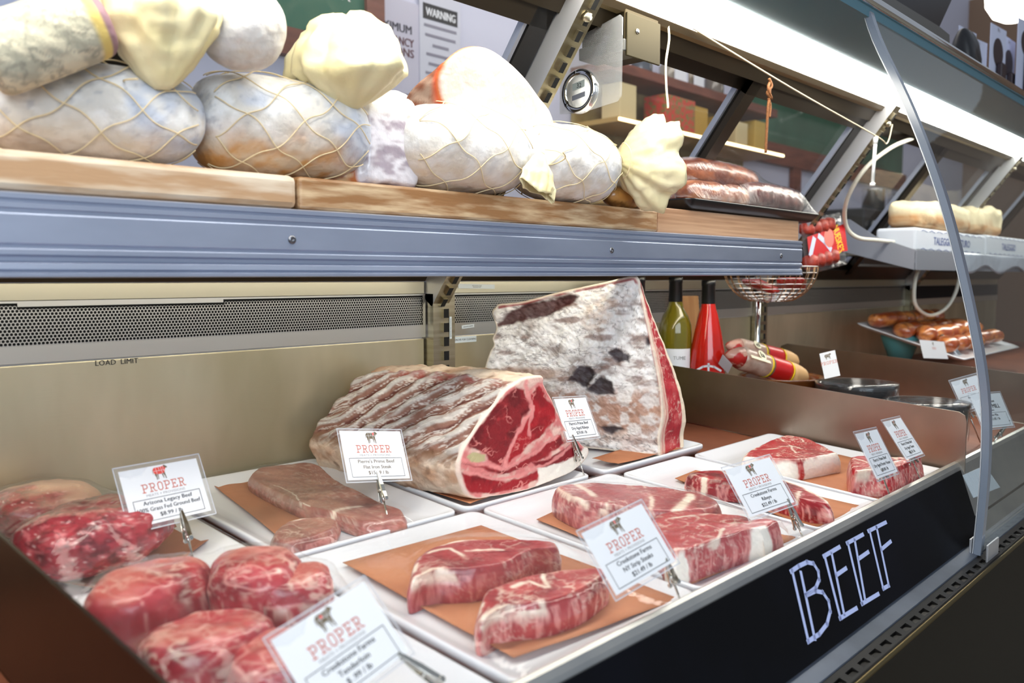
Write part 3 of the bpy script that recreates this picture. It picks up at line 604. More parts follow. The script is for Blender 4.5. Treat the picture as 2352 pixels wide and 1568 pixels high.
# -- flat irons
paper(z2([(205, 372), (540, 330), (1260, 640), (830, 870)]), 'brown paper under the flat iron steaks', seed=5)
FLB = dict(base=lin((150, 84, 74)), deep=lin((118, 56, 50)), light=lin((176, 118, 98)), fibre=.3, marb=.35)
steak('flat_iron_steak', 'long thin brownish flat iron steak spread across its plate', z2([(528, 315), (600, 248), (700, 232), (850, 218), (980, 203), (1080, 232), (1200, 340), (1400, 440), (1600, 540), (1745, 590), (1770, 640), (1735, 662), (1600, 680), (1450, 690), (1330, 660), (1180, 610), (1000, 570), (850, 500), (700, 430), (580, 370)]),
      .010, .020, seed=81, seams=[(z2([(640, 360), (800, 420), (1000, 560)]), .0015), (z2([(760, 640), (820, 540)]), .001)], fat=[(z2([(1130, 640), (1250, 590), (1400, 560)]), .004)], key='flat', group='flat iron steaks', spread=1.0, **FLB)
steak('flat_iron_steak', 'short thin flat iron steak at the front edge of its plate', z2([(712, 808), (760, 720), (860, 670), (1000, 645), (1120, 640), (1230, 665), (1215, 720), (1130, 770), (1000, 815), (850, 845)]),
      .010, .020, seed=91, fat=[(z2([(800, 690), (1000, 650)]), .0015)], key='flat', group='flat iron steaks', spread=1.0, **FLB)

# -- ground beef and tenderloin: irregular mounds
def mound(name, label, c_px, hc, ax, rot, ht, seed, key, paint, cat, group=None, sq=2.6, amp=.006, n=(90, 60), base_h=-.0095, fsc=28):
    """rounded lump: centre on the plate (picture point), half-axes ax, height ht"""
    c = dk(*c_px, base_h); nu, nv_ = n; V = []; Fc = []
    u = np.linspace(0, 2*np.pi, nu, endpoint=False); vs = np.linspace(0, np.pi, nv_)
    cr, sr = math.cos(rot), math.sin(rot)
    for v in vs:
        rr_ = abs(math.sin(v))**(2/sq); zz = math.copysign(abs(math.cos(v))**(2/sq), math.cos(v))
        X = rr_*np.sign(np.cos(u))*np.abs(np.cos(u))**(2/2.4)*ax[0]; Y = rr_*np.sign(np.sin(u))*np.abs(np.sin(u))**(2/2.4)*ax[1]
        V.append(np.stack([cr*X-sr*Y, sr*X+cr*Y, np.full(nu, zz*ht/2)], 1))
    V = np.concatenate(V); d = V/np.linalg.norm(V, axis=1)[:, None]; P = V+c
    V = V+d*((fbm(P, fsc, 4, seed)-.5)*2*amp)[:, None]; V = V+c+[0, 0, ht/2]; V[:, 2] = np.maximum(V[:, 2], rim(V[:, 1])+base_h)
    for k in range(nv_-1):
        for i in range(nu): j = (i+1) % nu; Fc.append((k*nu+i, (k+1)*nu+i, (k+1)*nu+j, k*nu+j))
    I = np.zeros((len(V), 4)); o = mesh(name, V, Fc, meat_m, col=paint(V, I)); PTS.setdefault(key, []).append(V)
    return tag(o, label, cat, group)
def ground(seed, pale=0.0):
    def f(P, I):
        n = fbm(P, 70, 4, seed); c = mixc(np.tile(lin((166, 38, 52)), (len(P), 1)), np.tile(lin((106, 14, 26)), (len(P), 1)), ss(n, .48, .72)); c = mixc(c, np.tile(lin((214, 112, 116)), (len(P), 1)), ss(fbm(P, 150, 2, seed+1), .6, .74)*.75)
        c = mixc(c, np.tile(lin((232, 190, 186)), (len(P), 1)), ss(fbm(P, 260, 2, seed+2), .70, .8)*.8); c = mixc(c, np.tile(lin((84, 12, 22)), (len(P), 1)), ss(ridge(P, 55, 3, seed+3), .93, .99)*.6)
        if pale: k = ss(fbm(P, 16, 3, seed+4), .40, .55)*pale; c = mixc(c, np.tile(lin((214, 168, 140)), (len(P), 1)), k)
        return c
    return f
paper([(60, 1330), (300, 1165), (495, 1235), (300, 1372)], 'brown paper under the ground beef', seed=6, lift=.4)
mound('ground_beef', 'large wrapped mound of ground beef below its price sign', (225, 1300), 0, (.088, .058), .45, .070, 5, 'beef', ground(5), 'ground beef', 'mounds of ground beef', amp=.010, n=(150, 90))
mound('ground_beef', 'pale fatty mound of beef at the back of the ground beef plate', (105, 1225), 0, (.062, .052), .2, .060, 9, 'beef', ground(9, .95), 'ground beef', 'mounds of ground beef', amp=.006, n=(120, 80))
def tenderp(seed):
    def f(P, I):
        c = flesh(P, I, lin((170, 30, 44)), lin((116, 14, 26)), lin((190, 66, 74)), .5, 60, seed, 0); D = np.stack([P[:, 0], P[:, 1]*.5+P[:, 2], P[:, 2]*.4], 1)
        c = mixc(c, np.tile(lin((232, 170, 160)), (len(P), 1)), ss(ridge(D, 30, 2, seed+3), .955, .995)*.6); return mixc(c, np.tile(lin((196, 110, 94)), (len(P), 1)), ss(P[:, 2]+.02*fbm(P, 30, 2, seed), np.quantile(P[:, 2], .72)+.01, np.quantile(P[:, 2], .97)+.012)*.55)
    return f
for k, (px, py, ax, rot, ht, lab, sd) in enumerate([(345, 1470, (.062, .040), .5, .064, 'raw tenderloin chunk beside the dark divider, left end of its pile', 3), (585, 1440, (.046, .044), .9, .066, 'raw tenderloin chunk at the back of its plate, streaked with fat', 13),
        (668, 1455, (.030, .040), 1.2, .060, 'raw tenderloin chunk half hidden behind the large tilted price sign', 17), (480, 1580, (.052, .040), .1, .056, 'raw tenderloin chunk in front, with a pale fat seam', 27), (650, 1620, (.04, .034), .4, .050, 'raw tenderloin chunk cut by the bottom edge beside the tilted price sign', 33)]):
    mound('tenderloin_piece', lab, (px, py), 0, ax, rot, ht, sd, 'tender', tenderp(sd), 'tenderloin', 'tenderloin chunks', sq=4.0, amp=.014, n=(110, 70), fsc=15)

# ================================================================== the rib roast
z6 = lambda p: Z(p, .3997, 700, 600)
face_px = z6([(1228, 690), (1262, 670), (1300, 662), (1368, 658), (1374, 700), (1395, 745), (1425, 800), (1462, 880), (1500, 960), (1560, 1015), (1605, 1062), (1634, 1075), (1634, 1110), (1600, 1160), (1540, 1210), (1450, 1250), (1300, 1308), (1150, 1342), (1060, 1356), (985, 1366), (932, 1340), (895, 1260), (880, 1185), (905, 1090), (980, 965), (1060, 860), (1150, 745)])
RFY = lambda px: .832
RF = curve(np.array([atY(x, y, .832) for x, y in face_px]), 460)
RB = RF.copy(); cR = RF.mean(0); RB = cR+(RF-cR)*[.97, 1, .97]; RB[:, 1] = 1.118; RB[:, 0] -= .050; RB[:, 2] = np.maximum(RB[:, 2], rim(1.118)-.006)
def proj_s(P): return projv(P)
eye = [(1180, 745), (1215, 725), (1262, 728), (1275, 800), (1290, 850), (1225, 960), (1165, 1090), (1130, 1170), (1060, 1150), (1040, 1105), (960, 1075), (930, 1050), (990, 960), (1080, 850)]
eye2 = [(1300, 760), (1350, 720), (1385, 770), (1420, 830), (1440, 900), (1400, 960), (1320, 1030), (1240, 1100), (1160, 1160), (1175, 1090), (1240, 960), (1310, 850), (1285, 800)]
low1 = [(905, 1165), (1000, 1185), (1120, 1220), (1250, 1190), (1400, 1110), (1500, 1040), (1470, 980), (1380, 1060), (1240, 1150), (1120, 1195)]
low2 = [(895, 1210), (980, 1240), (1150, 1270), (1340, 1210), (1335, 1255), (1250, 1300), (1060, 1335), (965, 1330), (915, 1270)]
low3 = [(1370, 1190), (1300, 1160), (1420, 1120), (1530, 1050), (1590, 1075), (1540, 1130), (1450, 1170)]
polys = [(np.array(z6(p)), c) for p, c in ((eye, (142, 24, 32)), (eye2, (176, 20, 32)), (low1, (156, 22, 32)), (low2, (160, 14, 28)), (low3, (140, 18, 30)))]
seamf = [np.array(z6(p)) for p in ([(1270, 690), (1285, 780), (1310, 850), (1240, 960), (1170, 1090), (1150, 1170)], [(1290, 1000), (1310, 830)], [(900, 1140), (1040, 1170), (1150, 1185), (1280, 1130), (1450, 1000)], [(920, 1215), (1090, 1250), (1200, 1240), (1420, 1150), (1560, 1040)])]
def roast_paint(P, I):
    n = len(P); S = projv(P); w2 = np.stack([fbm(P, 55, 3, 1)-.5, fbm(P, 55, 3, 2)-.5], 1)*14; Q = S+w2; c = np.tile(lin((222, 128, 124)), (n, 1)); c = mixc(c, np.tile(FAT, (n, 1)), ss(fbm(P, 60, 3, 4), .4, .7)*.6)
    for poly, colr in polys:
        d = sdf(Q, poly); k = ss(d, -2.5, 3.0); m = np.tile(lin(colr), (n, 1)); m = mixc(m, m*.6, ss(fbm(P, 40, 4, 6), .45, .7)); m = mixc(m, np.tile(lin((206, 60, 64)), (n, 1)), ss(fbm(P, 70, 3, 8), .6, .8)*.5)
        m = mixc(m, np.tile(lin((238, 150, 140)), (n, 1)), ss(ridge(P, 42, 4, 12), .93, .99)*.75*ss(fbm(P, 26, 2, 13), .46, .62)); c = mixc(c, m, k)
    for sline in seamf: c = mixc(c, np.tile(lin((238, 150, 144)), (n, 1)), ss(dist2(Q, sline), 6.0, 1.5)*.85)
    c = mixc(c, np.tile(lin((202, 190, 140)), (n, 1)), ss(sdf(Q, np.array(z6([(930, 1125), (960, 1100), (1035, 1110), (1040, 1150), (960, 1155)]))), -2, 2))
    c = mixc(c, np.tile(FATW, (n, 1)), ss(sdf(Q, np.array(z6([(1335, 1195), (1450, 1165), (1560, 1120), (1610, 1050), (1660, 1060), (1650, 1130), (1480, 1260), (1300, 1330), (1340, 1260)]))), -3, 3))
    c = mixc(c, np.tile(lin((236, 214, 198)), (n, 1)), ss(I[:, 1], .955, .985))
    # outside: ribs on the upper left, pale fat below and behind
    arc = I[:, 3]; left = ss(arc, .76, .80)*ss(arc, 1.02, .985) ; q = P[:, 1]+1.35*(P[:, 2]+.145) + .050*(fbm(P, 14, 3, 21)-.5)
    strp = np.sin(q/.045*2*np.pi); rib = ss(strp, -.1, .6); nn = fbm(np.stack([P[:, 0]*3, q*10, P[:, 2]*3], 1), 14, 4, 22)
    o = mixc(np.tile(lin((134, 92, 76)), (n, 1)), np.tile(lin((190, 182, 174)), (n, 1)), rib*ss(nn, .3, .55)); o = mixc(o, np.tile(lin((92, 44, 36)), (n, 1)), ss(strp, -.55, -.95)*ss(fbm(P, 45, 3, 24), .36, .55)*.95)
    o = mixc(o, np.tile(lin((224, 216, 206)), (n, 1)), ss(ridge(np.stack([P[:, 0]*.7, q*4, P[:, 2]*.7], 1), 42, 3, 23), .9, .98)*.7); o = mixc(o, np.tile(lin((150, 62, 58)), (n, 1)), ss(P[:, 2], -.158, -.146)*ss(fbm(P, 120, 3, 25), .4, .6)*.8)
    ft = mixc(np.tile(lin((228, 206, 182)), (n, 1)), np.tile(lin((196, 156, 126)), (n, 1)), ss(fbm(P, 26, 4, 27), .45, .68)); ft = mixc(ft, np.tile(lin((122, 84, 60)), (n, 1)), ss(fbm(P, 60, 3, 28), .62, .74)*.6)
    lowk = ss(P[:, 2]+.02*(fbm(P, 25, 2, 29)-.5), -.243, -.262); o = mixc(o, ft, np.maximum(lowk, 1-left))
    o = mixc(o, np.tile(lin((120, 84, 54)), (n, 1)), ss(np.abs(P[:, 2]+.246+.012*(fbm(P, 40, 3, 30)-.5)), .010, .002)*.7*left)
    return mixc(c, o, (I[:, 0] > 0).astype(float))
def roast_disp(P, I):
    arc = I[:, 3]; left = ss(arc, .76, .80)*ss(arc, 1.02, .985); q = P[:, 1]+1.35*(P[:, 2]+.145)
    return np.where(I[:, 0] == 1, left*.0035*np.sin((q+.050*(fbm(P, 14, 3, 21)-.5))/.045*2*np.pi)*ss(P[:, 2], -.26, -.23)+(fbm(P, 50, 4, 31)-.5)*.010*ss(I[:, 2], 0, .08), (fbm(P, 70, 3, 32)-.5)*.002)
tag(slab('rib_roast', RF, RB, crust_m, roast_paint, nf=90, ns=110, nb=8, rnd=.004, bulge=.006, disp=roast_disp), 'bone-in rib roast with a bright red cut face and ribs along its back', 'beef roast')
paper([(770, 1062), (832, 1036), (1180, 1120), (1080, 1160)], 'brown paper under the rib roast', seed=7, h=-.004)

# ================================================================== the dry-aged loin standing on end
mf = z6([(1074, 292), (1095, 262), (1112, 245), (1180, 238), (1250, 230), (1380, 196), (1500, 166), (1700, 124), (1880, 84), (1918, 100), (1930, 150), (1962, 300), (2000, 470), (2030, 620), (2052, 760), (2060, 900), (2040, 1010), (2036, 1128), (1960, 1126), (1870, 1122), (1760, 1112), (1690, 1090), (1560, 1100), (1400, 1130), (1200, 1120), (1060, 1080), (1030, 900), (1020, 700), (1036, 600), (1062, 520), (1084, 480), (1076, 440), (1098, 380)])
pA, pB, pC = np.array([1.238, .838, -.300]), np.array([1.236, .862, .002]), np.array([1.105, 1.085, -.06])
nL = np.cross(pB-pA, pC-pA); nL /= np.linalg.norm(nL)
if nL[0] > 0: nL = -nL
def onL(x, y): r = ray(x, y); return r*((pA@nL)/(r@nL))
LF = curve(np.array([onL(x, y) for x, y in mf]), 520); LF[:, 2] = np.maximum(LF[:, 2], rim(LF[:, 1])-.006)
tk = .012+.085*ss(LF[:, 2], .01, -.29)**.8; LB = LF+np.array([.985, .12, 0])*tk[:, None]; LB[:, 2] = np.maximum(LB[:, 2]-.012, rim(LB[:, 1])-.006)
dk_px = [[(1095, 350), (1170, 290), (1300, 235), (1450, 205), (1570, 200), (1540, 235), (1480, 270), (1400, 330), (1290, 335), (1180, 365), (1100, 375)], [(1545, 660), (1570, 600), (1640, 605), (1665, 660), (1620, 730), (1560, 700), (1510, 690)], [(1610, 740), (1690, 670), (1765, 700), (1770, 760), (1690, 768)], [(1745, 520), (1800, 495), (1865, 540), (1860, 580), (1790, 585)], [(1950, 440), (1980, 430), (1985, 480), (1960, 480)], [(1700, 940), (1780, 945), (1830, 965), (1760, 1000), (1720, 980)]]
dkp = [np.array(z6(p)) for p in dk_px]
edge_r = np.array(z6([(1120, 262), (1250, 240), (1500, 178), (1700, 140), (1895, 96), (1925, 160), (1960, 320), (2000, 500), (2035, 680), (2050, 820)]))
def loin_paint(P, I):
    n = len(P); S = projv(P); Q = S+np.stack([fbm(P, 40, 4, 41)-.5, fbm(P, 40, 4, 42)-.5], 1)*26; W = fbm(P, 24, 5, 43); W2 = fbm(P, 90, 4, 44)
    c = mixc(np.tile(lin((226, 222, 218)), (n, 1)), np.tile(lin((156, 144, 138)), (n, 1)), ss(W, .54, .72)); c = mixc(c, np.tile(lin((246, 244, 242)), (n, 1)), ss(W2, .52, .66)*.7); c = mixc(c, np.tile(lin((132, 100, 88)), (n, 1)), ss(fbm(P*np.array([1, 1, 2.2]), 30, 5, 45), .54, .68)*.75); c = mixc(c, np.tile(lin((112, 104, 104)), (n, 1)), ss(ridge(P*np.array([1, 1, 1.8]), 34, 4, 55), .95, .995)*.6)
    y = S[:, 1]+18*(fbm(P, 22, 3, 46)-.5)
    br = ss(y, 870, 925)*ss(y, 1030, 975); c = mixc(c, mixc(np.tile(lin((168, 124, 100)), (n, 1)), np.tile(lin((206, 196, 190)), (n, 1)), ss(fbm(P, 60, 4, 47), .45, .6)), br*.9)
    br2 = ss(y, 838, 852)*ss(y, 880, 864)*ss(S[:, 0], 1330, 1250); c = mixc(c, np.tile(lin((150, 112, 90)), (n, 1)), br2*.8)
    tan = ss(sdf(Q, np.array(z6([(1600, 260), (1720, 180), (1800, 200), (1780, 330), (1700, 400), (1600, 390)]))), -10, 12); c = mixc(c, np.tile(lin((196, 170, 150)), (n, 1)), tan*.55*ss(W2, .35, .6))
    for i, d in enumerate(dkp): c = mixc(c, np.tile(lin((66, 24, 24) if i == 0 else (46, 34, 40)), (n, 1))*(.7+.9*W2)[:, None], ss(sdf(Q, d), -4, 4)*.95)
    c = mixc(c, np.tile(lin((60, 58, 60)), (n, 1)), ss(ridge(P, 60, 3, 48), .95, .99)*ss(y, 985, 1010)*.7)
    er = dist2(S, edge_r); c = mixc(c, np.tile(lin((150, 40, 44)), (n, 1)), ss(er, 5.5, 2.5)*ss(fbm(P, 50, 2, 49), .3, .5)*.85); c = mixc(c, np.tile(lin((236, 222, 202)), (n, 1)), ss(I[:, 1], .965, .985)*.8)
    # narrow cut side: bone and fat seam, red meat, white outer fat
    s = I[:, 2]; zz = P[:, 2]; sn = s+.10*(fbm(P, 30, 3, 50)-.5); wfat = .30+.45*ss(zz, -.08, .0)
    m = flesh(P, np.zeros_like(I), lin((178, 30, 44)), lin((140, 20, 34)), lin((206, 84, 86)), .6, 60, 51); m = mixc(np.tile(lin((224, 190, 170)), (n, 1)), m, ss(sn, .16+.1*ss(zz, -.08, 0), .24+.1*ss(zz, -.08, 0))); m = mixc(m, np.tile(lin((200, 100, 100)), (n, 1)), ss(np.abs(sn-.12), .05, .0)*.7)
    m = mixc(m, np.tile(lin((240, 222, 196)), (n, 1)), ss(sn, 1-wfat*.62, 1-wfat*.45)); sidef = mixc(m, np.tile(lin((236, 218, 194)), (n, 1)), ss(P[:, 1], .93, .97))
    return mixc(c, sidef, (I[:, 0] == 1).astype(float))
def loin_disp(P, I):
    a = (fbm(P, 32, 4, 52)-.5)*.016+(fbm(P, 110, 3, 53)-.5)*.006; a = a-.006*sum(ss(sdf(projv(P), d), -4, 8) for d in dkp)
    return np.where(I[:, 0] == 0, a*ss(1-I[:, 1], 0, .06), (fbm(P, 60, 3, 54)-.5)*.003)
tag(slab('dry_aged_loin', LF, LB, crust_m, loin_paint, nf=110, ns=40, nb=6, rnd=.003, disp=loin_disp), 'tall dry-aged beef loin standing on end, white crust with dark patches', 'beef loin')
paper([(1360, 1055), (1440, 1030), (1570, 1030), (1420, 1068)], 'brown paper under the dry-aged loin', seed=8, h=-.004)

# ================================================================== stretch film over the wrapped plates
film_m = FILM('stretch_film', .026, .5, rough=.06, wr=.3, ws=26, ws_st=(1, 2.2, 1))
def film(key, label, off=.0016, n=90, its=900):
    x0, x1, y0, y1 = TRAY[key]; xs = np.linspace(x0-.0012, x1+.0012, n); ys = np.linspace(y0-.0012, y1+.0012, n); ob = np.full((n, n), -1.0)
    for V in PTS[key]:
        i = np.round((V[:, 0]-xs[0])/(xs[1]-xs[0])).astype(int); j = np.round((V[:, 1]-ys[0])/(ys[1]-ys[0])).astype(int); ok = (i > 0) & (i < n-1) & (j > 0) & (j < n-1)
        hh = V[:, 2]-rim(V[:, 1]); np.maximum.at(ob, (i[ok], j[ok]), hh[ok])
    for _ in range(2):
        p = ob.copy()
        for dx, dy in ((1, 0), (-1, 0), (0, 1), (0, -1)): p = np.maximum(p, np.roll(ob, (dx, dy), (0, 1))-.0004)
        ob = p
    H = np.maximum(ob+off, .0016)
    for _ in range(its):
        A = H.copy(); A[1:-1, 1:-1] = .25*(H[:-2, 1:-1]+H[2:, 1:-1]+H[1:-1, :-2]+H[1:-1, 2:]); H = np.maximum(A, np.maximum(ob+off, -.006)); H[0] = H[-1] = .0012; H[:, 0] = H[:, -1] = .0012
    rnd_ = .0007*np.sin(np.add.outer(np.arange(n)*1.7, np.arange(n)*.5))*np.exp(-np.minimum.outer(np.minimum(np.arange(n), n-1-np.arange(n)), np.full(n, 99))/9.0)
    H[1:-1, 1:-1] += np.abs(rnd_[1:-1, 1:-1])
    G = np.stack([np.repeat(xs[:, None], n, 1), np.repeat(ys[None], n, 0), rim(ys)[None]+H], 2)
    # hem turned down over the rim
    hem = G.copy()
    mb = MB(); mb.grid(G)
    for E, d in ((G[0], (-.0004, 0)), (G[-1], (.0004, 0)), (G[:, 0], (0, -.0004)), (G[:, -1], (0, .0004))): mb.grid(np.stack([E, E+[d[0], d[1], -.006]]))
    return tag(mb.build('stretch_film', [film_m]), label, 'plastic wrap', 'stretch film over the plates')
film('beef', 'clear film stretched over the ground beef plate'); film('flat', 'clear film stretched over the flat iron steaks'); film('strip', 'clear film stretched over the two strip steaks')
film('sirloin', 'clear film stretched over the two large steaks right of the strip steaks'); film('tender', 'clear film stretched over the tenderloin chunks')
# ================================================================== price signs
clear_m = FILM('laminate', .16, .7, rough=.15, wr=.15, ws=30)
GL = {'P': [[(.15, 0), (.15, 1)], [(-.03, 0), (.36, 0)], [(-.03, 1), (.52, 1), (.70, .88), (.70, .60), (.52, .47), (.15, .47)]],
      'R': [[(.15, 0), (.15, 1)], [(-.03, 0), (.34, 0)], [(-.03, 1), (.52, 1), (.68, .88), (.68, .62), (.52, .49), (.15, .49)], [(.42, .49), (.66, 0), (.86, 0)]],
      'O': [[(.30, 0), (.55, 0), (.72, .18), (.72, .82), (.55, 1), (.30, 1), (.13, .82), (.13, .18), (.30, 0)]],
      'E': [[(.15, 0), (.15, 1)], [(-.03, 1), (.68, 1), (.68, .84)], [(.15, .51), (.48, .51)], [(.48, .60), (.48, .42)], [(-.03, 0), (.70, 0), (.70, .18)]]}
COW = [(.06, .74), (.10, .86), (.20, .93), (.40, .92), (.62, .93), (.76, .97), (.80, 1.03), (.86, 1.02), (.92, .96), (1.02, .86), (.99, .80), (.90, .79), (.84, .70), (.80, .55), (.72, .44), (.50, .40), (.30, .42), (.20, .44), (.12, .48), (.07, .58)]
LEGS = [[(.12, .52), (.26, .46), (.24, .22), (.25, .02), (.19, .02), (.18, .22), (.13, .36)], [(.28, .45), (.36, .44), (.33, .22), (.33, .06), (.29, .06), (.28, .22)], [(.66, .46), (.78, .52), (.80, .24), (.82, .02), (.76, .02), (.74, .22), (.68, .34)], [(.56, .44), (.65, .44), (.66, .24), (.67, .07), (.63, .07), (.60, .24)]]
def cow(mb, fr, x, y, s, red, mt, mr, mw, flip=False):
    T = lambda p: [(x+(a-.52)*s*1.15*(-1 if flip else 1), y+b*s) for a, b in p]
    for l in LEGS: mb.poly(T(l), fr, mt, lift=.0002)
    mb.poly(T(COW), fr, mr if red == 'all' else mt, lift=.00025)
    if red == 'all': mb.poly(T([(.80, 1.03), (.86, 1.02), (.92, .96), (1.02, .86), (.99, .80), (.90, .79), (.78, .92)]), fr, mt, lift=.0003)
    elif red: mb.poly(T(red), fr, mr, lift=.0003)
    mb.stroke(T([(.05, .78), (.03, .60), (.04, .45)]), fr, s*.025, mt)
    for l in ([(.08, .66), (.80, .66)], [(.26, .92), (.28, .44)], [(.44, .92), (.46, .66)], [(.60, .92), (.62, .42)], [(.76, .95), (.72, .70), (.80, .56)]): mb.stroke(T(l), fr, s*.022, mw, lift=.00035)
def frame(yaw, tilt, roll):
    y, t, r = map(math.radians, (yaw, tilt, roll)); ex = np.array([math.cos(y), math.sin(y), 0]); n = np.array([-math.sin(y)*math.cos(t), math.cos(y)*math.cos(t), -math.sin(t)])
    ey = -np.cross(n, ex); return ex*math.cos(r)+ey*math.sin(r), -ex*math.sin(r)+ey*math.cos(r), -n
def proper(mb, fr, x, y, h, m):
    k = h*.98; tot = 6*k*.97; x0 = x-tot/2+k*.06
    for i, ch in enumerate('PROPER'):
        for stq in GL[ch]: mb.stroke([(x0+i*k*.97+a*h*.92, y+b*h) for a, b in stq], fr, h*.105, m)
def sign_card(pose, lines, label, red, foot=None, tip=None, tm=3, W=.1, H=.073, margin=.0048, sub=True, foot3=None, group='laminated price signs', boxed=True, logo=True):
    u, v, n = frame(*pose[:3]); c = np.array(pose[3:]); o = c-u*W/2-v*H/2; fr = (o, u, v)
    t = thing('price_sign', label, 'price sign', tuple(c-v*H/2), group)
    mb = MB(); g = [[o+u*W*a+v*H*b+n*(.0012*math.sin(3.1*a+1)*(b-.3)) for b in np.linspace(0, 1, 6)] for a in np.linspace(0, 1, 8)]
    mb.grid([list(r) for r in g]); mb.v[-1] = mb.v[-1]-n*.0006
    for a in (((0, 0), (W, 0)), ((W, 0), (W, H)), ((W, H), (0, H)), ((0, H), (0, 0))): mb.stroke([a[0], a[1]], fr, .0011, 1, lift=-.0003)
    mb.build('laminate', [clear_m, M('laminate_edge', (206, 208, 214), .2, 0, coat=.5)], t)
    m = margin; pw, ph = W-2*m, H-2*m; fr2 = (o+u*m+v*m, u, v); mb = MB(); mb.poly([(0, 0), (pw, 0), (pw, ph), (0, ph)], fr2, 0, .0004)
    K = pw/.0904
    if logo: cow(mb, fr2, pw/2, ph*.735, ph*.245, red, 1, 2, 0)
    if logo: proper(mb, fr2, pw/2, ph*.555, ph*.140, 4)
    if sub: mb.text('MEATS + PROVISIONS', fr2, ph*.042, pw/2, ph*.475, 5, sx=1.25)
    if boxed: mb.stroke([(pw*.075, ph*.055), (pw*.925, ph*.055), (pw*.925, ph*.435), (pw*.075, ph*.435)], fr2, .0006, 3, closed=True)
    th = ph*.072; b = len(lines)
    for i, ln in enumerate(lines):
        if not ln: continue
        V, _ = text_geo(ln); wmax = V[:, 0].max()*th/.72*1.08; sx = 1.08*min(1, pw*.80/wmax)
        mb.text(ln, fr2, th, pw/2, ph*(.335-.115*i) if b == 3 else ph*(.29-.13*i), tm, bold=.00022, sx=sx)
    mb.build('paper_card', [card_w, taupe, redink, ink, orange, inkg], t)
    if foot is not None or foot3 is not None:
        r = ray(*tip); tp = r*((c@n)/(r@n)); ft = np.array(foot3) if foot3 is not None else dk(foot[0], foot[1], -.010)
        d = ft-tp; L = np.linalg.norm(d); d /= L; sd = np.cross(d, n); sd /= np.linalg.norm(sd); pv = tp+d*.027
        for side, nm in ((1, 'front_jaw'), (-1, 'back_jaw')):
            mb = MB(); R = []
            for k, (s, wd, hgt, off) in enumerate(((0, .0016, .0012, .0006), (.008, .0023, .0018, .0012), (.020, .0032, .0026, .0022), (.030, .0032, .0022, .0034), (.040, .0026, .0012, .0062))):
                q = tp+d*s+n*side*off
                R.append([q-sd*wd, q+sd*wd, q+sd*wd*.8+n*side*hgt, q-sd*wd*.8+n*side*hgt][::side])
            mb.rings(R, smooth=False); q = tp+d*.040+n*side*.0068; mb.lathe([(0, -.0008), (.0028, -.0008), (.0028, .0008), (0, .0008)], q, 12, ax=n)
            mb.build(nm, [M('clip_steel', (205, 203, 196), .16, 1)], t, bevel=.0003)
        mb = MB(); mb.tube([pv-sd*.0036, pv+sd*.0036], .0018, 10); mb.tube([pv+d*.002, pv+d*.010, pv+d*.016], [.0026, .0022, .0017], 10)
        mb.tube([pv+d*.015, ft], .00125, 8); mb.build('rod', [M('clip_steel', (205, 203, 196), .16, 1)], t)
    return t
loin_cut = [(.44, .92), (.60, .92), (.61, .66), (.46, .66)]; rib_cut = [(.58, .92), (.74, .93), (.72, .72), (.61, .68)]; ny_cut = [(.40, .92), (.52, .92), (.53, .66), (.44, .66)]; tl_cut = [(.30, .82), (.46, .84), (.46, .68), (.30, .68)]
sign_card((3.69, 27.94, .21, .4000, .9124, -.2360), ['Arizona Legacy Beef', '100% Grass Fed Ground Beef', '$8.99 / lb'], 'price sign reading 100% Grass Fed Ground Beef, its cow drawing all red', 'all', (458, 1342), (416, 1172))
sign_card((-.37, 30.03, -8.6, .6641, .8823, -.2306), ['Pierre\'s Prime Beef', 'Flat Iron Steak', '$15.99 / lb'], 'price sign reading Flat Iron Steak, standing left of the rib roast', rib_cut, (899, 1226), (866, 1082), tm=1, margin=.003)
sign_card((9.4, 25.5, -5.42, 1.0354, .8462, -.2225), ['Pierre\'s Prime Beef', 'Dry Aged Ribeye', '$29.00 / lb'], 'price sign reading Dry Aged Ribeye, standing between the roast and the tall loin', loin_cut, (1346, 1106), (1313, 998), margin=.003)
sign_card((-11.1, 35.7, 3.3, .9894, .5055, -.2660), ['Creekstone Farms', 'Ribeye', '$22.49 / lb'], 'price sign reading Creekstone Farms Ribeye at the counter rail', loin_cut, (1848, 1243), (1807, 1146), margin=.004)
sign_card((-9.05, 36.0, 9.36, .6659, .4767, -.2635), ['Creekstone Farms', 'NY Strip Steaks', '$21.49 / lb'], 'price sign reading NY Strip Steaks, tilted, in front of the strip steaks', ny_cut, (1566, 1388), (1528, 1283), margin=.004)
sign_card((5.03, 29.0, -4.25, 1.2125, .4424, -.2477), ['Pierre\'s Prime Beef', 'Dry Aged Porter House', '$30.00 / lb'], 'price sign reading Dry Aged Porter House, left of the two small rail signs', ny_cut, (2048, 1150), (2022, 1078), margin=.0035)
sign_card((5.42, 34.6, -3.9, 1.3896, .4666, -.2537), ['Pierre\'s Prime Beef', 'Dry Aged Tbone', '$28.50 / lb'], 'price sign reading Dry Aged Tbone, the one nearest the steel divider', ny_cut, (2118, 1112), (2088, 1036), margin=.0035)
sign_card((-1.94, 37.7, 13.4, .3590, .5202, -.2774), ['Creekstone Farms', 'Tenderloin', '$ .99 / lb'], 'blurred tilted price sign in the near foreground over the tenderloin', tl_cut, None, (912, 1500), foot3=(.452, .462, -.345), margin=.004)
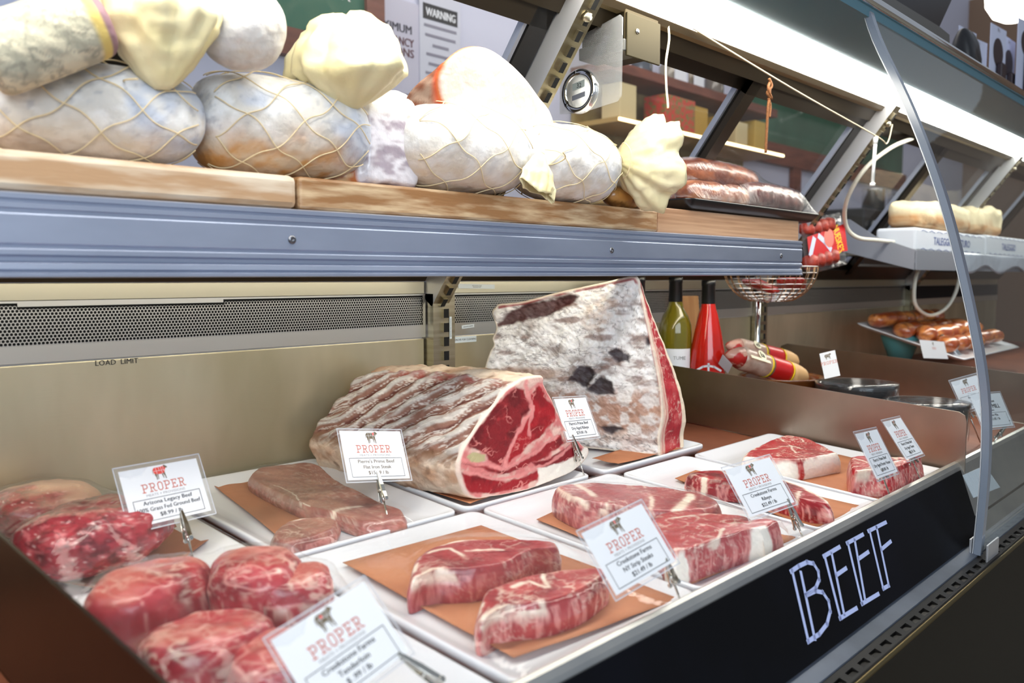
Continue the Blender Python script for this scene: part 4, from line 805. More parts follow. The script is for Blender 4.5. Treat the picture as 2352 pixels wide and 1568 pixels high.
# beyond the glass
sign_card((-18.4, 25.1, 6.47, 1.9206, .5147, -.2386), ['Red Wine', 'Salami', '$12.85 / lb'], 'price sign behind the glass edge, leftmost of the far cluster', None, None, (2215, 925), foot3=(1.95, .50, -.345), margin=.0045, sub=False)
sign_card((-17.8, 26.9, -1.19, 1.7928, .4422, -.2529), ['Olive Mix', '$12.85 / lb', ''], 'grey lettered price sign behind the glass edge, in front of its cluster', None, None, (2318, 965), foot3=(1.84, .46, -.345), margin=.003, sub=False, logo=False)
sign_card((-16.8, 26.3, .14, 2.4701, .5751, -.2845), ['Provence Olive', '$8.99 / lb', ''], 'price sign behind the glass, farthest right of the far cluster', None, None, (2330, 905), foot3=(2.52, .55, -.345), margin=.0045, sub=False)
_s = bpy.data.objects['price_sign.009']; u, v, n = frame(-17.8, 26.9, -1.19); c = np.array((1.7928, .4422, -.2529)); fr = (c-u*.05-v*.0365+n*.0002, u, v); mb = MB()
for tx, h, y in (('POOL', .006, .060), ('BUTCHER CREEK', .0035, .053), ('OLIVE MILL', .0085, .041), ('PROVISIONS', .002, .036)): mb.text(tx, fr, h, .05, y, 0, bold=.0003)
mb.build('heading', [ink], _s)
# small cards farther back
def small_card(corners, label, bits=True, group=None):
    o, pu, pv = (np.array(k) for k in corners); u = pu/np.linalg.norm(pu); v = pv/np.linalg.norm(pv); W, H = np.linalg.norm(pu), np.linalg.norm(pv); fr = (o, u, v); mb = MB(); mb.poly([(0, 0), (W, 0), (W, H), (0, H)], fr, 0, .0008)
    if bits: cow(mb, fr, W/2, H*.70, H*.22, None, 1, 2, 0); proper(mb, fr, W/2, H*.52, H*.11, 3)
    return tag(mb.build('price_card', [card_w, taupe, redink, orange]), label, 'price card', group)
A = atX(1650, 835, 1.66); small_card((A, atX(1672, 858, 1.70)-A, atX(1660, 814, 1.64)-A), 'small white card leaning beside the rose wine bottle', False)
A = atY(1894, 870, .74); small_card((A, atY(1930, 862, .71)-A, atY(1882, 812, .76)-A), 'small white price card between the bowl and the black crock')
A = atY(2122, 822, .80); B_ = atY(2178, 824, .80); C_ = atY(2112, 780, .815); small_card((A, B_-A, C_-A), 'white price card clipped to the front of the far platter')
# ================================================================== cured meats and cheeses on the shelf
rind_m = M('mould_rind', (230, 228, 222), .75, attr=True, bump=.5, bs=90)
wrap_m = FILM('cling_wrap', .10, 1.0, rough=.1, wr=1.0, ws=45, ws_st=(1, 1, 1))
waxp = M('waxed_paper', (226, 212, 158), .5, c2=(236, 226, 186), ns=12, bump=.7, bs=30)
string_m = M('netting_string', (226, 206, 164), .8)
def log(name, label, A, B, r, paint, cat, p=3.4, seed=0, amp=.004, group=None, n=(110, 90), net=None, e2=None, zsq=1.0, mt=None, parent=None):
    A, B = np.array(A, float), np.array(B, float); D = B-A; L = np.linalg.norm(D); D /= L
    U = np.cross(D, [0, 0, 1.0]); U /= np.linalg.norm(U); W = np.cross(U, D); nu, nt = n; a = np.linspace(0, 2*np.pi, nu, endpoint=False)
    def prof(t): q = p if (t < .5 or e2 is None) else e2; return r*max(0, 1-abs(2*t-1)**q)**(1/q)
    ts = .5-.5*np.cos(np.linspace(0.0, np.pi, nt)); V = np.concatenate([A+D*L*t+max(prof(t), .0004)*(np.cos(a)[:, None]*U+zsq*np.sin(a)[:, None]*W) for t in ts]); ax = np.concatenate([np.tile((A+D*L*t)[None], (nu, 1)) for t in ts])
    d = V-ax; d /= np.linalg.norm(d, axis=1)[:, None]+1e-9; V = V+d*((fbm(V, 26, 4, seed)-.5)*2*amp)[:, None]*np.repeat(np.array([min(1, prof(t)/r*2) for t in ts]), nu)[:, None]
    I = np.stack([np.repeat(ts, nu), np.tile(a, nt)], 1); Fc = []
    for k in range(nt-1):
        for i in range(nu): j = (i+1) % nu; Fc.append((k*nu+i, k*nu+j, (k+1)*nu+j, (k+1)*nu+i))
    Fc += [tuple(range(nu))[::-1], tuple((nt-1)*nu+i for i in range(nu))]
    if net is None:
        o = mesh(name, V, Fc, mt or rind_m, parent, col=paint(V, I, D)); return tag(o, label, cat, group) if parent is None else o
    t0 = thing(name, label, cat, (A[0], A[1], min(V[:, 2])), group); mesh('rind', V, Fc, mt or rind_m, t0, col=paint(V, I, D))
    mb = MB(); k = net['n']; tt = np.linspace(.06, .94, 70)
    for sgn in (1, -1):
        for q in range(k):
            an = 2*np.pi*q/k+sgn*tt*net['turn']*2*np.pi+.07*np.sin(tt*25+q*2+sgn)
            mb.tube([A+D*L*t+(prof(t)+.0018+amp*.3)*(math.cos(x)*U+zsq*math.sin(x)*W) for t, x in zip(tt, an)], net.get('r', .0007), 5)
    mb.build('netting', [string_m], t0); return t0
def cap_paper(parent, apex, axis, L, R, seed=0, flat=.7, dome=0.0, name='paper_cap', folds=7, mt=None, up=(0, 0, 1)):
    """bunched waxed paper fanning out from the tie"""
    A = np.array(apex, float); D = np.array(axis, float); D /= np.linalg.norm(D); U = np.cross(D, up); U /= np.linalg.norm(U); W = np.cross(U, D); n = 120; a = np.linspace(0, 2*np.pi, n, endpoint=False); rg = []
    for t in np.linspace(0, 1, 26):
        rr_ = R*(.10+.9*math.sin(min(1, t*1.02)*math.pi/2)**.9) if not dome else R*((.12+.88*(t/dome)**.75) if t < dome else max(.02, 1-((t-dome)/(1-dome))**2)**.5); w_ = .10*np.sin(folds*a+seed)+.06*np.sin(2*folds*a+1.7*seed+3*t)+.05*np.sin(13*a-seed+5*t)
        P = A+D*L*t*(1+.05*np.sin(3*a+seed))[:, None]+(rr_*(1+w_*(.3+.9*t)))[:, None]*(np.cos(a)[:, None]*U+flat*np.sin(a)[:, None]*W); P += ((fbm(P, 55, 3, seed)-.5)*.012*t)[:, None]*D; P = P+((ridge(P, 42, 2, seed+3)-.6)*.010*min(1, 3*t))[:, None]*(np.cos(a)[:, None]*U+flat*np.sin(a)[:, None]*W); rg.append(P)
    mb = MB(); mb.rings(rg, cap=bool(dome)); o = mb.build(name, [mt or waxp], parent); s = o.modifiers.new('solid', 'SOLIDIFY'); s.thickness = .0006
    mb = MB(); mb.tube([A+D*L*.04+R*.16*(math.cos(x)*U+flat*math.sin(x)*W) for x in np.linspace(0, 2*np.pi, 20)], .0013, 6)
    k = A+D*L*.05; mb.tube(curve([k+W*.012, k+W*.03+U*.01, k+U*.035+W*.012, k+U*.03-W*.02, k+U*.012-W*.03], 30, False), .0010, 5); mb.build('tie_string', [string_m], parent)
    return o
def mould(seed, blue=.6, low=(200, 152, 98), lowk=.8, base=(206, 202, 196)):
    def f(P, I, D):
        n = len(P); c = mixc(np.tile(lin(base), (n, 1)), np.tile(lin((230, 229, 228)), (n, 1)), ss(fbm(P, 45, 4, seed), .4, .62)); k = ss(fbm(P, 24, 4, seed+1)+.35*(.5-I[:, 0]), .48, .72)*blue
        c = mixc(c, np.tile(lin((176, 186, 206)), (n, 1)), k); c = mixc(c, np.tile(lin((120, 128, 146)), (n, 1)), ss(fbm(P, 120, 3, seed+2), .60, .74)*.5*blue)
        lo = ss(P[:, 2]+.03*(fbm(P, 25, 3, seed+3)-.5), np.quantile(P[:, 2], .55), np.quantile(P[:, 2], .12)); return mixc(c, mixc(np.tile(lin(low), (n, 1)), np.tile(lin((214, 190, 160)), (n, 1)), ss(fbm(P, 60, 3, seed+4), .35, .65)), lo*lowk*ss(I[:, 0], .05, .35))
    return f
def on(px, py, Y, r=None):
    p = atY(px, py, Y)
    if r is not None: p[2] = wz(p[0])+r+.001
    return p
G1 = 'cured meats on the shelf'
r = .0525; t = log('netted_roll', 'white netted cured roll with a yellow paper cap, nearest the left edge', on(462, 0, .905, r), on(-60, 0, .962, r), r, mould(3, .8, (214, 184, 150), .6), 'cured meat', 2.6, 3, .004, G1, net=dict(n=6, turn=.5), e2=4)
cap_paper(t, on(372, 205, .875), (-.05, -.05, 1), .112, .058, 2, .75, .62)
r = .0610; t = log('netted_roll', 'white netted cured roll with a domed yellow paper cap, above the two boards\' joint', on(836, 0, .905, r), on(432, 0, .945, r), r, mould(13, .75, (206, 150, 84), 1.0), 'cured meat', 2.6, 13, .004, G1, net=dict(n=7, turn=.45), e2=4)
cap_paper(t, on(805, 250, .875), (-.10, -.02, 1), .108, .074, 5, .8, .36)
r = .064; t = log('netted_roll', 'fat white netted roll in the middle of the long golden board', (.958, .902, wz(.85)+r+.001), (.725, .915, wz(.85)+r+.001), r, mould(23, .55, (222, 206, 190), .8), 'cured meat', 3.0, 23, .004, G1, net=dict(n=6, turn=.45))
cap_paper(t, (.945, .842, .186), (-.30, -.16, -1.0), .064, .033, 7, .30, folds=4, up=(0, 1, 0))
r = .063; t = log('netted_roll', 'white netted roll with a metal clip, at the right end of the golden board', (1.168, .892, wz(1.05)+r+.001), (.962, .905, wz(1.05)+r+.001), r, mould(33, .35, (226, 216, 206), .7), 'cured meat', 3.0, 33, .0035, G1, net=dict(n=6, turn=.4))
cap_paper(t, (1.166, .868, .196), (1, -.42, -.02), .080, .080, 4, .92, folds=6)
mb = MB(); mb.lathe([(.006, -.011), (.0085, -.008), (.0085, -.003), (.006, 0), (.0085, .003), (.0085, .008), (.006, .011)], (1.168, .866, .196), 14, ax=(.1, .1, 1)); mb.build('metal_clip', [chrome], t)
cz = on(556, 62, .868); log('small_cheese', 'round white moulded cheese stacked behind the first two rolls', cz+[-.045, .0, -.001], cz+[.045, 0, .004], .047, mould(43, .35, (230, 222, 206), .5), 'cheese', 2.3, 43, .004)
def gsal(P, I, D):
    n = len(P); c = mixc(np.tile(lin((176, 172, 152)), (n, 1)), np.tile(lin((214, 206, 180)), (n, 1)), ss(fbm(P*np.array([1, 1, 3.0]), 50, 4, 51), .4, .6)); c = mixc(c, np.tile(lin((130, 128, 116)), (n, 1)), ss(ridge(P, 60, 3, 52), .9, .98)*.6)
    c = mixc(c, np.tile(lin((216, 190, 110)), (n, 1)), ss(I[:, 0], .80, .86)); return mixc(c, np.tile(lin((150, 116, 124)), (n, 1)), ss(I[:, 0], .90, .93))
log('large_salami', 'grey rinded salami with a cut purple end, at the top left corner', on(-40, 140, .885), on(232, 42, .868), .036, gsal, 'salami', 9, 53, .002)
# cut smoked ham in wrap
hp = [(1010, 215), (1008, 175), (1030, 135), (1072, 109), (1120, 112), (1165, 140), (1205, 178), (1238, 222), (1268, 265), (1275, 330), (1200, 318), (1080, 316), (1045, 300), (1028, 262)]
HF = curve(np.array([atY(x, y, .852+.00022*(y-110)) for x, y in hp]), 260); HB = HF.mean(0)+(HF-HF.mean(0))*[.86, 1, .86]+np.array([-.055, .030, -.035]); HB[:, 2] = np.maximum(HB[:, 2], wz(1)+.002)
def hamp(P, I):
    n = len(P); c = mixc(np.tile(lin((232, 214, 200)), (n, 1)), np.tile(lin((240, 228, 218)), (n, 1)), ss(fbm(P, 40, 3, 61), .4, .6)); c = mixc(c, np.tile(lin((204, 110, 60)), (n, 1)), ss(I[:, 1], .975, .99)*ss(np.abs(P[:, 0]-HF[:, 0].min()), .10, .04))
    o = mixc(np.tile(lin((120, 66, 40)), (n, 1)), np.tile(lin((168, 140, 120)), (n, 1)), ss(fbm(P, 50, 4, 62), .4, .65)); o = mixc(np.tile(lin((206, 84, 40)), (n, 1)), o, ss(I[:, 2], .02, .25)); return mixc(c, o, (I[:, 0] > 0).astype(float))
tag(slab('smoked_ham', HF, HB, rind_m, hamp, nf=20, ns=16, rnd=.002, disp=lambda P, I: np.where(I[:, 0] == 1, (fbm(P, 50, 3, 63)-.5)*.006, 0)), 'half smoked ham, its pale cut face up, behind the white rolls', 'ham')
# wrapped piece with orange rind between the rolls
cp = [(846, 240), (872, 224), (905, 206), (940, 214), (960, 245), (962, 330), (962, 428), (900, 423), (846, 415), (846, 330)]
CF = curve(np.array([atY(x, y, .893) for x, y in cp]), 200); CF[:, 2] = np.maximum(CF[:, 2], wz(.7)+.002); CB = CF+np.array([-.075, .035, -.004]); CB[:, 2] = np.maximum(CB[:, 2], wz(.7)+.002)
def cpp(P, I):
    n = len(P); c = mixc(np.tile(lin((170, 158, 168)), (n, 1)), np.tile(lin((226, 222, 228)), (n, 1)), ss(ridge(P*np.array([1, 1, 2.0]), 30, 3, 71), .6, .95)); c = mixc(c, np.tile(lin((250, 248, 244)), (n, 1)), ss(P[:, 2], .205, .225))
    o = mixc(np.tile(lin((188, 110, 60)), (n, 1)), np.tile(lin((230, 196, 150)), (n, 1)), ss(ridge(P, 70, 2, 72), .85, .96)); return mixc(c, o, ((I[:, 0] == 1) & (I[:, 2] > .12)).astype(float))
tag(slab('wrapped_cheese_piece', CF, CB, M('wrapped_surface', (200, 200, 205), .22, attr=True, coat=.6, bump=.6, bs=60), cpp, nf=20, ns=14, rnd=.008, disp=lambda P, I: (fbm(P, 45, 3, 73)-.5)*.004), 'film-wrapped upright piece with an orange rind, between the second and third rolls', 'cheese')
def brn(P, I, D): n = len(P); return mixc(np.tile(lin((96, 58, 24)), (n, 1)), np.tile(lin((176, 124, 62)), (n, 1)), ss(fbm(P, 50, 4, 81), .4, .66))
log('smoked_piece', 'small dark brown smoked piece under the flared paper cap', (1.175, .90, wz(1.2)+.021), (1.285, .898, wz(1.2)+.019), .020, brn, 'cured meat', 3, 82, .003, mt=M('glossy_rind', (120, 80, 40), .3, attr=True, coat=.4))
tag(MB().box(.16, .222, .93, .99, wz(.2)+.001, wz(.2)+.018).build('red_packet', [M('red_print', (206, 40, 34), .4)], bevel=.002), 'red packet edge behind the first netted roll', 'packet')
# wrapped sausages on a black foam tray
tz = .1265+.0035*(1.55-.8)+.0005
mb = MB(); x0, x1, y0, y1 = 1.385, 1.965, .862, 1.015; mb.rings([np.column_stack([rrect(x0+i, x1-i, y0+i, y1-i, .02), np.full(28, tz+z+.003)]) for i, z in ((.02, -.003), (.012, .0), (.001, .014), (0, .018), (.004, .018), (.016, .003), (.022, .002))])
tag(mb.build('foam_tray', [blackpl]), 'black foam tray on the bamboo board under the wrapped sausages', 'tray')
WR = []
def sausp(seed, a=(150, 70, 38), b=(206, 150, 110)):
    def f(P, I, D): n = len(P); c = mixc(np.tile(lin(a), (n, 1)), np.tile(lin(b), (n, 1)), ss(fbm(P, 34, 4, seed), .38, .64)); return mixc(c, np.tile(lin((112, 48, 26)), (n, 1)), ss(fbm(P, 90, 3, seed+1), .58, .7)*.7)
    return f
saus_m = M('sausage_skin', (150, 80, 50), .35, attr=True, coat=.3, bump=.3, bs=90)
for k, (A, B, r_, lab, c1, c2) in enumerate([((1.655, .905, tz+.046), (1.915, .902, tz+.040), .036, 'purplish brown smoked sausage at the right end of the wrapped tray', (62, 28, 26), (96, 56, 52)), ((1.42, .905, tz+.034), (1.57, .90, tz+.034), .030, 'orange brown sausage at the left end of the wrapped tray', (110, 46, 18), (160, 96, 56)),
        ((1.56, .900, tz+.036), (1.655, .902, tz+.038), .028, 'tan sausage end between two others on the wrapped tray', (120, 64, 34), (160, 106, 70)), ((1.48, .955, tz+.088), (1.80, .955, tz+.086), .034, 'rust brown sausage lying on top of the wrapped pile', (96, 38, 14), (150, 82, 44)), ((1.50, .972, tz+.034), (1.86, .975, tz+.034), .030, 'brown sausage at the back of the wrapped tray', (96, 40, 18), (140, 78, 46))]):
    o = log('smoked_sausage', lab, A, B, r_, sausp(90+k*3, c1, c2), 'sausage', 3.2, 90+k, .003, 'sausages on the wrapped tray', n=(70, 60), mt=saus_m); WR.append(np.array([v.co for v in o.data.vertices])+wloc(o))
def drape(name, label, x0, x1, y0, y1, z0, obs, mt, n=110, its=700, streak=.0015):
    xs = np.linspace(x0, x1, n); ys = np.linspace(y0, y1, n); ob = np.full((n, n), -9.0)
    for V in obs:
        i = np.round((V[:, 0]-x0)/(xs[1]-xs[0])).astype(int); j = np.round((V[:, 1]-y0)/(ys[1]-ys[0])).astype(int); ok = (i > 0) & (i < n-1) & (j > 0) & (j < n-1); np.maximum.at(ob, (i[ok], j[ok]), V[ok, 2]-z0+.0015)
    for _ in range(2):
        for dx, dy in ((1, 0), (-1, 0), (0, 1), (0, -1)): ob = np.maximum(ob, np.roll(ob, (dx, dy), (0, 1))-.0006)
    H = np.maximum(ob, 0)
    for _ in range(its):
        A = H.copy(); A[1:-1, 1:-1] = .25*(H[:-2, 1:-1]+H[2:, 1:-1]+H[1:-1, :-2]+H[1:-1, 2:]); H = np.maximum(A, ob); H[0] = H[-1] = 0; H[:, 0] = H[:, -1] = 0
    w_ = np.abs(np.sin(np.arange(n)*2.1)+np.sin(np.arange(n)*.83))[:, None]*np.ones(n)[None]; H[1:-1, 1:-1] += streak*(w_*np.clip(H/.05, 0, 1)*np.exp(-((H-.03)/.03)**2))[1:-1, 1:-1]
    G = np.stack([np.repeat(xs[:, None], n, 1), np.repeat(ys[None], n, 0), z0+H], 2); mb = MB(); mb.grid(G); return tag(mb.build(name, [mt]), label, 'plastic wrap')
drape('stretch_film', 'tight clear film with streaks stretched over the sausages on the black tray', 1.384, 1.966, .861, 1.016, tz+.0225, WR, FILM('tight_film', .012, .9, rough=.06, wr=1.0, ws=60, ws_st=(3.2, .25, .35)))

# ================================================================== things hanging under the canopy
jb = thing('junction_box', 'steel electrical box under the canopy by the thermometer', 'electrical box', (1.15, .84, .35))
MB().box(1.108, 1.200, .812, .900, .362, CZ-.001).build('housing', [M('box_steel', (70, 62, 46), .55, 1)], jb, bevel=.002)
MB().box(1.102, 1.150, .81, .902, .356, .376).build('lower_cover', [M('cover_steel', (104, 104, 102), .5, 1)], jb, bevel=.0025)
MB().box(1.108, 1.200, .808, .812, .350, CZ-.013).build('end_flange', [M('flange_steel', (70, 64, 48), .6, 1)], jb, bevel=.001)
MB().lathe([(.0045, 0), (.0045, .001), (.002, .0025), (0, .0025)], (1.135, .808, .392), 12, ax=(0, -1, 0)).build('screw', [chrome], jb)
th = thing('thermometer', 'round digital thermometer reading 32 on a clear plastic plate', 'thermometer', (1.088, .865, .27))
mb = MB(); fr = (np.array([1.088, .930, .268]), np.array([0, -1.0, 0]), np.array([0, 0, 1.0]))
mb.poly([(0, .004), (.045, 0), (.118, .008), (.126, .016), (.127, .135), (.122, .140), (.012, .115), (0, .105)], fr, 0, .002); mb.build('clear_plate', [FILM('acrylic', .13, 1.2, tint=(.92, .92, .9), rough=.05, wr=.1)], th)
tc_ = np.array([1.087, .886, .302]); mb = MB(); mb.lathe([(.0355, -.004), (.0355, .004), (.033, .0065), (.027, .0065), (.0255, .004)], tc_, 48, ax=(-1, 0, 0), cap=False); mb.build('bezel', [chrome], th)
mb = MB(); mb.lathe([(.0258, -.003), (.0258, .004), (0, .004)], tc_, 40, ax=(-1, 0, 0)); mb.build('dial', [whitepl], th)
mb = MB(); f3 = (tc_-[.0042, 0, 0], np.array([0, -1.0, 0]), np.array([0, 0, 1.0])); mb.poly([(-.012, .002), (.013, .006), (.013, .017), (-.012, .013)], f3, 0, lift=.0002); mb.poly([(-.013, -.014), (.014, -.010), (.014, -.002), (-.013, -.006)], f3, 1, lift=.0002); mb.text('32', f3, .0075, .002, .0055, 2, lift=.0006)
mb.build('display', [M('lcd_grey', (150, 160, 158), .3), M('solar_cell', (104, 108, 118), .3), ink], th)
for a in (80, 200, 320): MB().lathe([(.0028, 0), (.0028, .001), (0, .001)], tc_+[-.0066, .0305*math.cos(math.radians(a)), .0305*math.sin(math.radians(a))], 10, ax=(-1, 0, 0)).build('screw', [M('screw_steel', (120, 122, 128), .3, 1)], th)
tag(MB().tube(curve([(1.232, .815, .428), (1.233, .813, .40), (1.226, .814, .36), (1.230, .815, .32), (1.234, .815, .300), (1.236, .815, .287)], 40, False), np.linspace(.0021, .0022, 40), 6).build('cotton_string', [cream]), 'short white string end hanging from the canopy beside the thermometer', 'string')
sA = np.array([1.249, .80, .431]); sB = atY(2012, 312, .80); sM = (sA+sB)/2
tag(MB().tube(curve([sA, sA*.5+sB*.5-[0, 0, .004], sB, sB+[.10, .01, -.006], sB+[.16, .02, .05]], 60, False), .0016, 6).build('stretched_string', [M('dull_string', (190, 178, 150), .8)]), 'long pale string stretched below the canopy lamp', 'string')
kx = atY(1766, 190, .798); tw = M('jute_twine', (122, 76, 38), .85, bump=.6, bs=300)
mb = MB(); mb.tube(curve([kx+[0, 0, .008], kx+[.008, -.002, -.006], kx+[-.006, 0, -.02], kx+[.007, -.003, -.03], kx+[-.008, -.003, -.012], kx+[.010, .002, .002], kx+[.002, 0, -.03], kx+[-.002, 0, -.05], kx+[-.004, 0, -.09], kx+[-.007, 0, -.135]], 90, False), .0027, 7); mb.tube(curve([kx+[.0, 0, -.03], kx+[.006, -.001, -.045], kx+[.003, -.001, -.066]], 20, False), .0028, 7)
tag(mb.build('twine_knot', [tw]), 'brown twine knot dangling from the stretched string', 'twine')
a_ = atY(2011, 318, .80); b_2 = atY(2004, 420, .80); mb = MB(); mb.tube([a_+[0, 0, .004], a_, a_+(b_2-a_)*.12], [.0045, .0065, .0055], 8); mb.tube([a_+(b_2-a_)*.1, b_2], .0045, 6); mb.tube([b_2, b_2-[0, 0, .008]], .007, 8)
tag(mb.build('plastic_hook', [whitepl]), 'white plastic hook hanging from the string by the second sloping upright', 'hook')
cb = M('white_cable', (226, 222, 206), .45)
tag(MB().tube(curve([atY(2095, 318, .86), atY(2045, 340, .86), atY(1985, 390, .90), atY(1945, 460, .95), atY(1942, 515, .98), atY(1968, 545, .97), atY(2020, 552, .95), atY(2070, 560, .93), atY(2100, 582, .92)], 70, False), .0058, 10).build('white_cable', [cb]), 'white cable curving down beside the sloping upright', 'cable')
tag(MB().tube(curve([atY(2112, 612, .93), atY(2101, 650, .93), atY(2103, 700, .93), atY(2135, 724, .92), atY(2172, 708, .91), atY(2196, 668, .90), atY(2207, 612, .90)], 60, False), .0058, 10).build('white_cable', [cb]), 'white cable loop hanging under the far shelf', 'cable')
# ================================================================== section beyond the first divider
def bottle(name, label, x, y, prof, glass, liquid, cap_h, lab=None, z0=None):
    z = (rim(y)-.0195 if z0 is None else z0); t = thing(name, label, 'bottle', (x, y, z), 'wine bottles'); mb = MB(); mb.lathe(prof, (x, y, z), 48); mb.build('glass_body', [glass], t)
    top = prof[-1][1]; MB().lathe([(.0155, top-cap_h), (.0158, top-cap_h+.002), (.0150, top-.012), (.0158, top-.011), (.0158, top), (.0145, top+.0015), (0, top+.0015)], (x, y, z), 28).build('capsule', [blackpl], t); return t, z
wg = M('white_wine_glass', (150, 140, 40), .06, trans=.55, coat=.3); rg = M('rose_wine_glass', (226, 40, 28), .08, trans=.25, coat=.3)
pw_ = [(0, 0), (.034, 0), (.0372, .004), (.0375, .012), (.0375, .185), (.036, .205), (.029, .225), (.019, .242), (.0150, .258), (.0142, .275), (.0142, .312)]
pr_ = [(0, 0), (.034, 0), (.0385, .005), (.0400, .02), (.0405, .12), (.038, .15), (.031, .19), (.022, .232), (.0165, .25), (.0145, .262), (.0142, .309)]
t, z = bottle('wine_bottle', 'white wine bottle with a pale label and black capsule, left of the rose bottle', 1.652, 1.062, pw_, wg, None, .055)
a = np.linspace(math.radians(175), math.radians(275), 24); mb = MB(); mb.grid([[(1.652+.0379*math.cos(k), 1.062+.0379*math.sin(k), z+h) for h in (.055, .152)] for k in a]); f = (np.array([1.652, 1.062, z])+.0385*np.array([-.74, -.67, 0]), np.array([.67, -.74, 0]), np.array([0, 0, 1.0])); mb.text('TUME', f, .008, .004, .128, 1); mb.poly([(0, .05), (.012, .05), (.016, .07), (.006, .078)], f, 2, lift=.0003); mb.build('label', [card_w, inkg, ink], t)
t, z = bottle('wine_bottle', 'red rose wine bottle with a white pickaxe mark, in front of the basket pole', 1.690, 1.000, pr_, rg, None, .052)
f = (np.array([1.690, 1.000, z])+.0412*np.array([-.82, -.57, 0]), np.array([.57, -.82, 0]), np.array([0, 0, 1.0])); mb = MB(); mb.stroke([(-.026, .110), (-.012, .118), (0, .120), (.012, .118), (.026, .110)], f, .0045, 0); mb.stroke([(0, .124), (0, .03)], f, .0045, 0); mb.build('pickaxe_mark', [card_w], t)
bottle('wine_bottle', 'wine bottle mostly hidden behind the dry-aged loin, only its black capsule showing', 1.523, 1.075, pw_, wg, None, .055)
p = atY(1600, 720, 1.115); q0 = np.array([p[0], 1.118, rim(1.118)-.019]); tag(MB().obox(q0+[-.055, 0, 0], (.11, 0, 0), (0, .018, 0), (0, .025, .262)).build('wooden_board', [M('plywood', (206, 156, 104), .6, c2=(186, 132, 82), ns=5, st=(8, 8, 1))], bevel=.003), 'tan wooden board standing behind the wine bottles', 'board')
# wire basket on a pole with red packets
bk = thing('wire_basket', 'round wire basket on a steel pole, under the right end of the shelf', 'basket', (1.983, 1.03, rim(1.03)-.019)); bc = np.array([1.985, 1.0, -.057]); R0 = .114
mb = MB(); an = np.linspace(0, 2*np.pi, 49)[:-1]
for k in range(9):
    s = k/8; rr_ = .045+(R0-.045)*math.sin(s*math.pi/2); mb.tube([bc+[rr_*math.cos(x), rr_*math.sin(x), .085*s**1.5] for x in an], .0014, 6, closed=True)
mb.build('rings', [chrome], bk); mb = MB()
for x in np.linspace(0, 2*np.pi, 25)[:-1]: mb.tube([bc+[(.045+(R0-.045)*math.sin(s*math.pi/2))*math.cos(x), (.045+(R0-.045)*math.sin(s*math.pi/2))*math.sin(x), .085*s**1.5-.001] for s in np.linspace(0, 1, 8)], .0012, 5)
mb.build('ribs', [M('gold_wire', (190, 150, 110), .3, 1)], bk); mb = MB(); pz = rim(1.03)-.0195; mb.tube([(1.983, 1.03, pz), (1.983, 1.03, -.055)], .0068, 12); mb.lathe([(.05, 0), (.05, .003), (.01, .006), (0, .006)], (1.983, 1.03, pz+.002), 24); mb.tube([(1.983, 1.03, -.057), (1.985, 1.0, -.058)], .004, 6); mb.build('pole', [chrome], bk)
redp = M('red_pack', (190, 30, 28), .3, c2=(150, 60, 50), ns=30, coat=.4)
def pack(name, label, o, u, v, thick, mats, seed=0, deco=None, group='red packets in the basket'):
    o, u, v = (np.array(k, float) for k in (o, u, v)); n = np.cross(u, v); n /= np.linalg.norm(n); N = 26; top = []; bot = []
    for i in np.linspace(0, 1, N):
        ra = []; rb = []
        for j in np.linspace(0, 1, N):
            e = max(0, min(i, 1-i, j, 1-j)); h = thick/2*min(1, e/.16)**.6; P = o+u*i+v*j; w_ = .0022*math.sin(i*40+seed)*max(0, 1-e/.12); ra.append(P+n*(h+w_)); rb.append(P-n*(h-w_))
        top.append(ra); bot.append(rb)
    t = thing(name, label, 'packet', tuple(o), group); mb = MB(); mb.grid(top); mb.grid([r[::-1] for r in bot]); mb.build('pouch', [mats], t); return t, (o, u/np.linalg.norm(u), v/np.linalg.norm(v)), n
for k, (c_, an_) in enumerate((((1.93, .985, -.022), .3), ((1.985, 1.03, -.018), 1.1), ((2.02, .96, -.014), 2.0))):
    d = np.array([math.cos(an_), math.sin(an_), 0]); e = np.array([-math.sin(an_), math.cos(an_), .35]); pack('snack_packet', ['red packet in the wire basket, left side', 'red packet in the wire basket, at the back', 'red packet in the wire basket, right side'][k], np.array(c_)-d*.035-e*.03, d*.07, e*.06, .018, redp, k)
qo = atY(1852, 632, .985); qu = atY(1946, 606, .97)-qo; qv = atY(1838, 505, 1.02)-qo
clearp = FILM('clear_pouch', .04, 1.0, rough=.08, wr=.8, ws=60)
t, f, n_ = pack('sausage_packet', 'clear packet of red sausages with red and yellow label, leaning from the basket', qo, qu, qv, .022, clearp, 3)
W_, H_ = np.linalg.norm(qu), np.linalg.norm(qv); o_, u_, v_ = f
for k in range(4):
    for j in range(2):
        a_ = o_+u_*W_*(.12+.17*k)+v_*H_*(.20 if j == 0 else .80); mb = MB(); mb.tube([a_-v_*H_*.10, a_-v_*H_*.05, a_+v_*H_*.08, a_+v_*H_*.12], [W_*.07, W_*.095, W_*.095, W_*.06], 10); mb.build('sausage', [M('red_sausage', (176, 62, 44), .4, c2=(140, 44, 34), ns=60, bump=.3)], t)
mb = MB(); fl = (o_+n_*.0122, u_, v_); mb.poly([(W_*.02, H_*.30), (W_*.95, H_*.24), (W_*.95, H_*.76), (W_*.02, H_*.66)], fl, 0, .0006)
th_ = math.radians(-78); ux, vx = u_*math.cos(th_)+v_*math.sin(th_), -u_*math.sin(th_)+v_*math.cos(th_); fx = (o_+u_*W_*.74+v_*H_*.50+n_*.0124, ux, vx); mb.text("NUESKE'S", fx, W_*.15, 0, -W_*.06, 1, bold=.0006, sx=H_*.52/(text_geo("NUESKE'S")[0][:, 0].max()*W_*.15/.72))
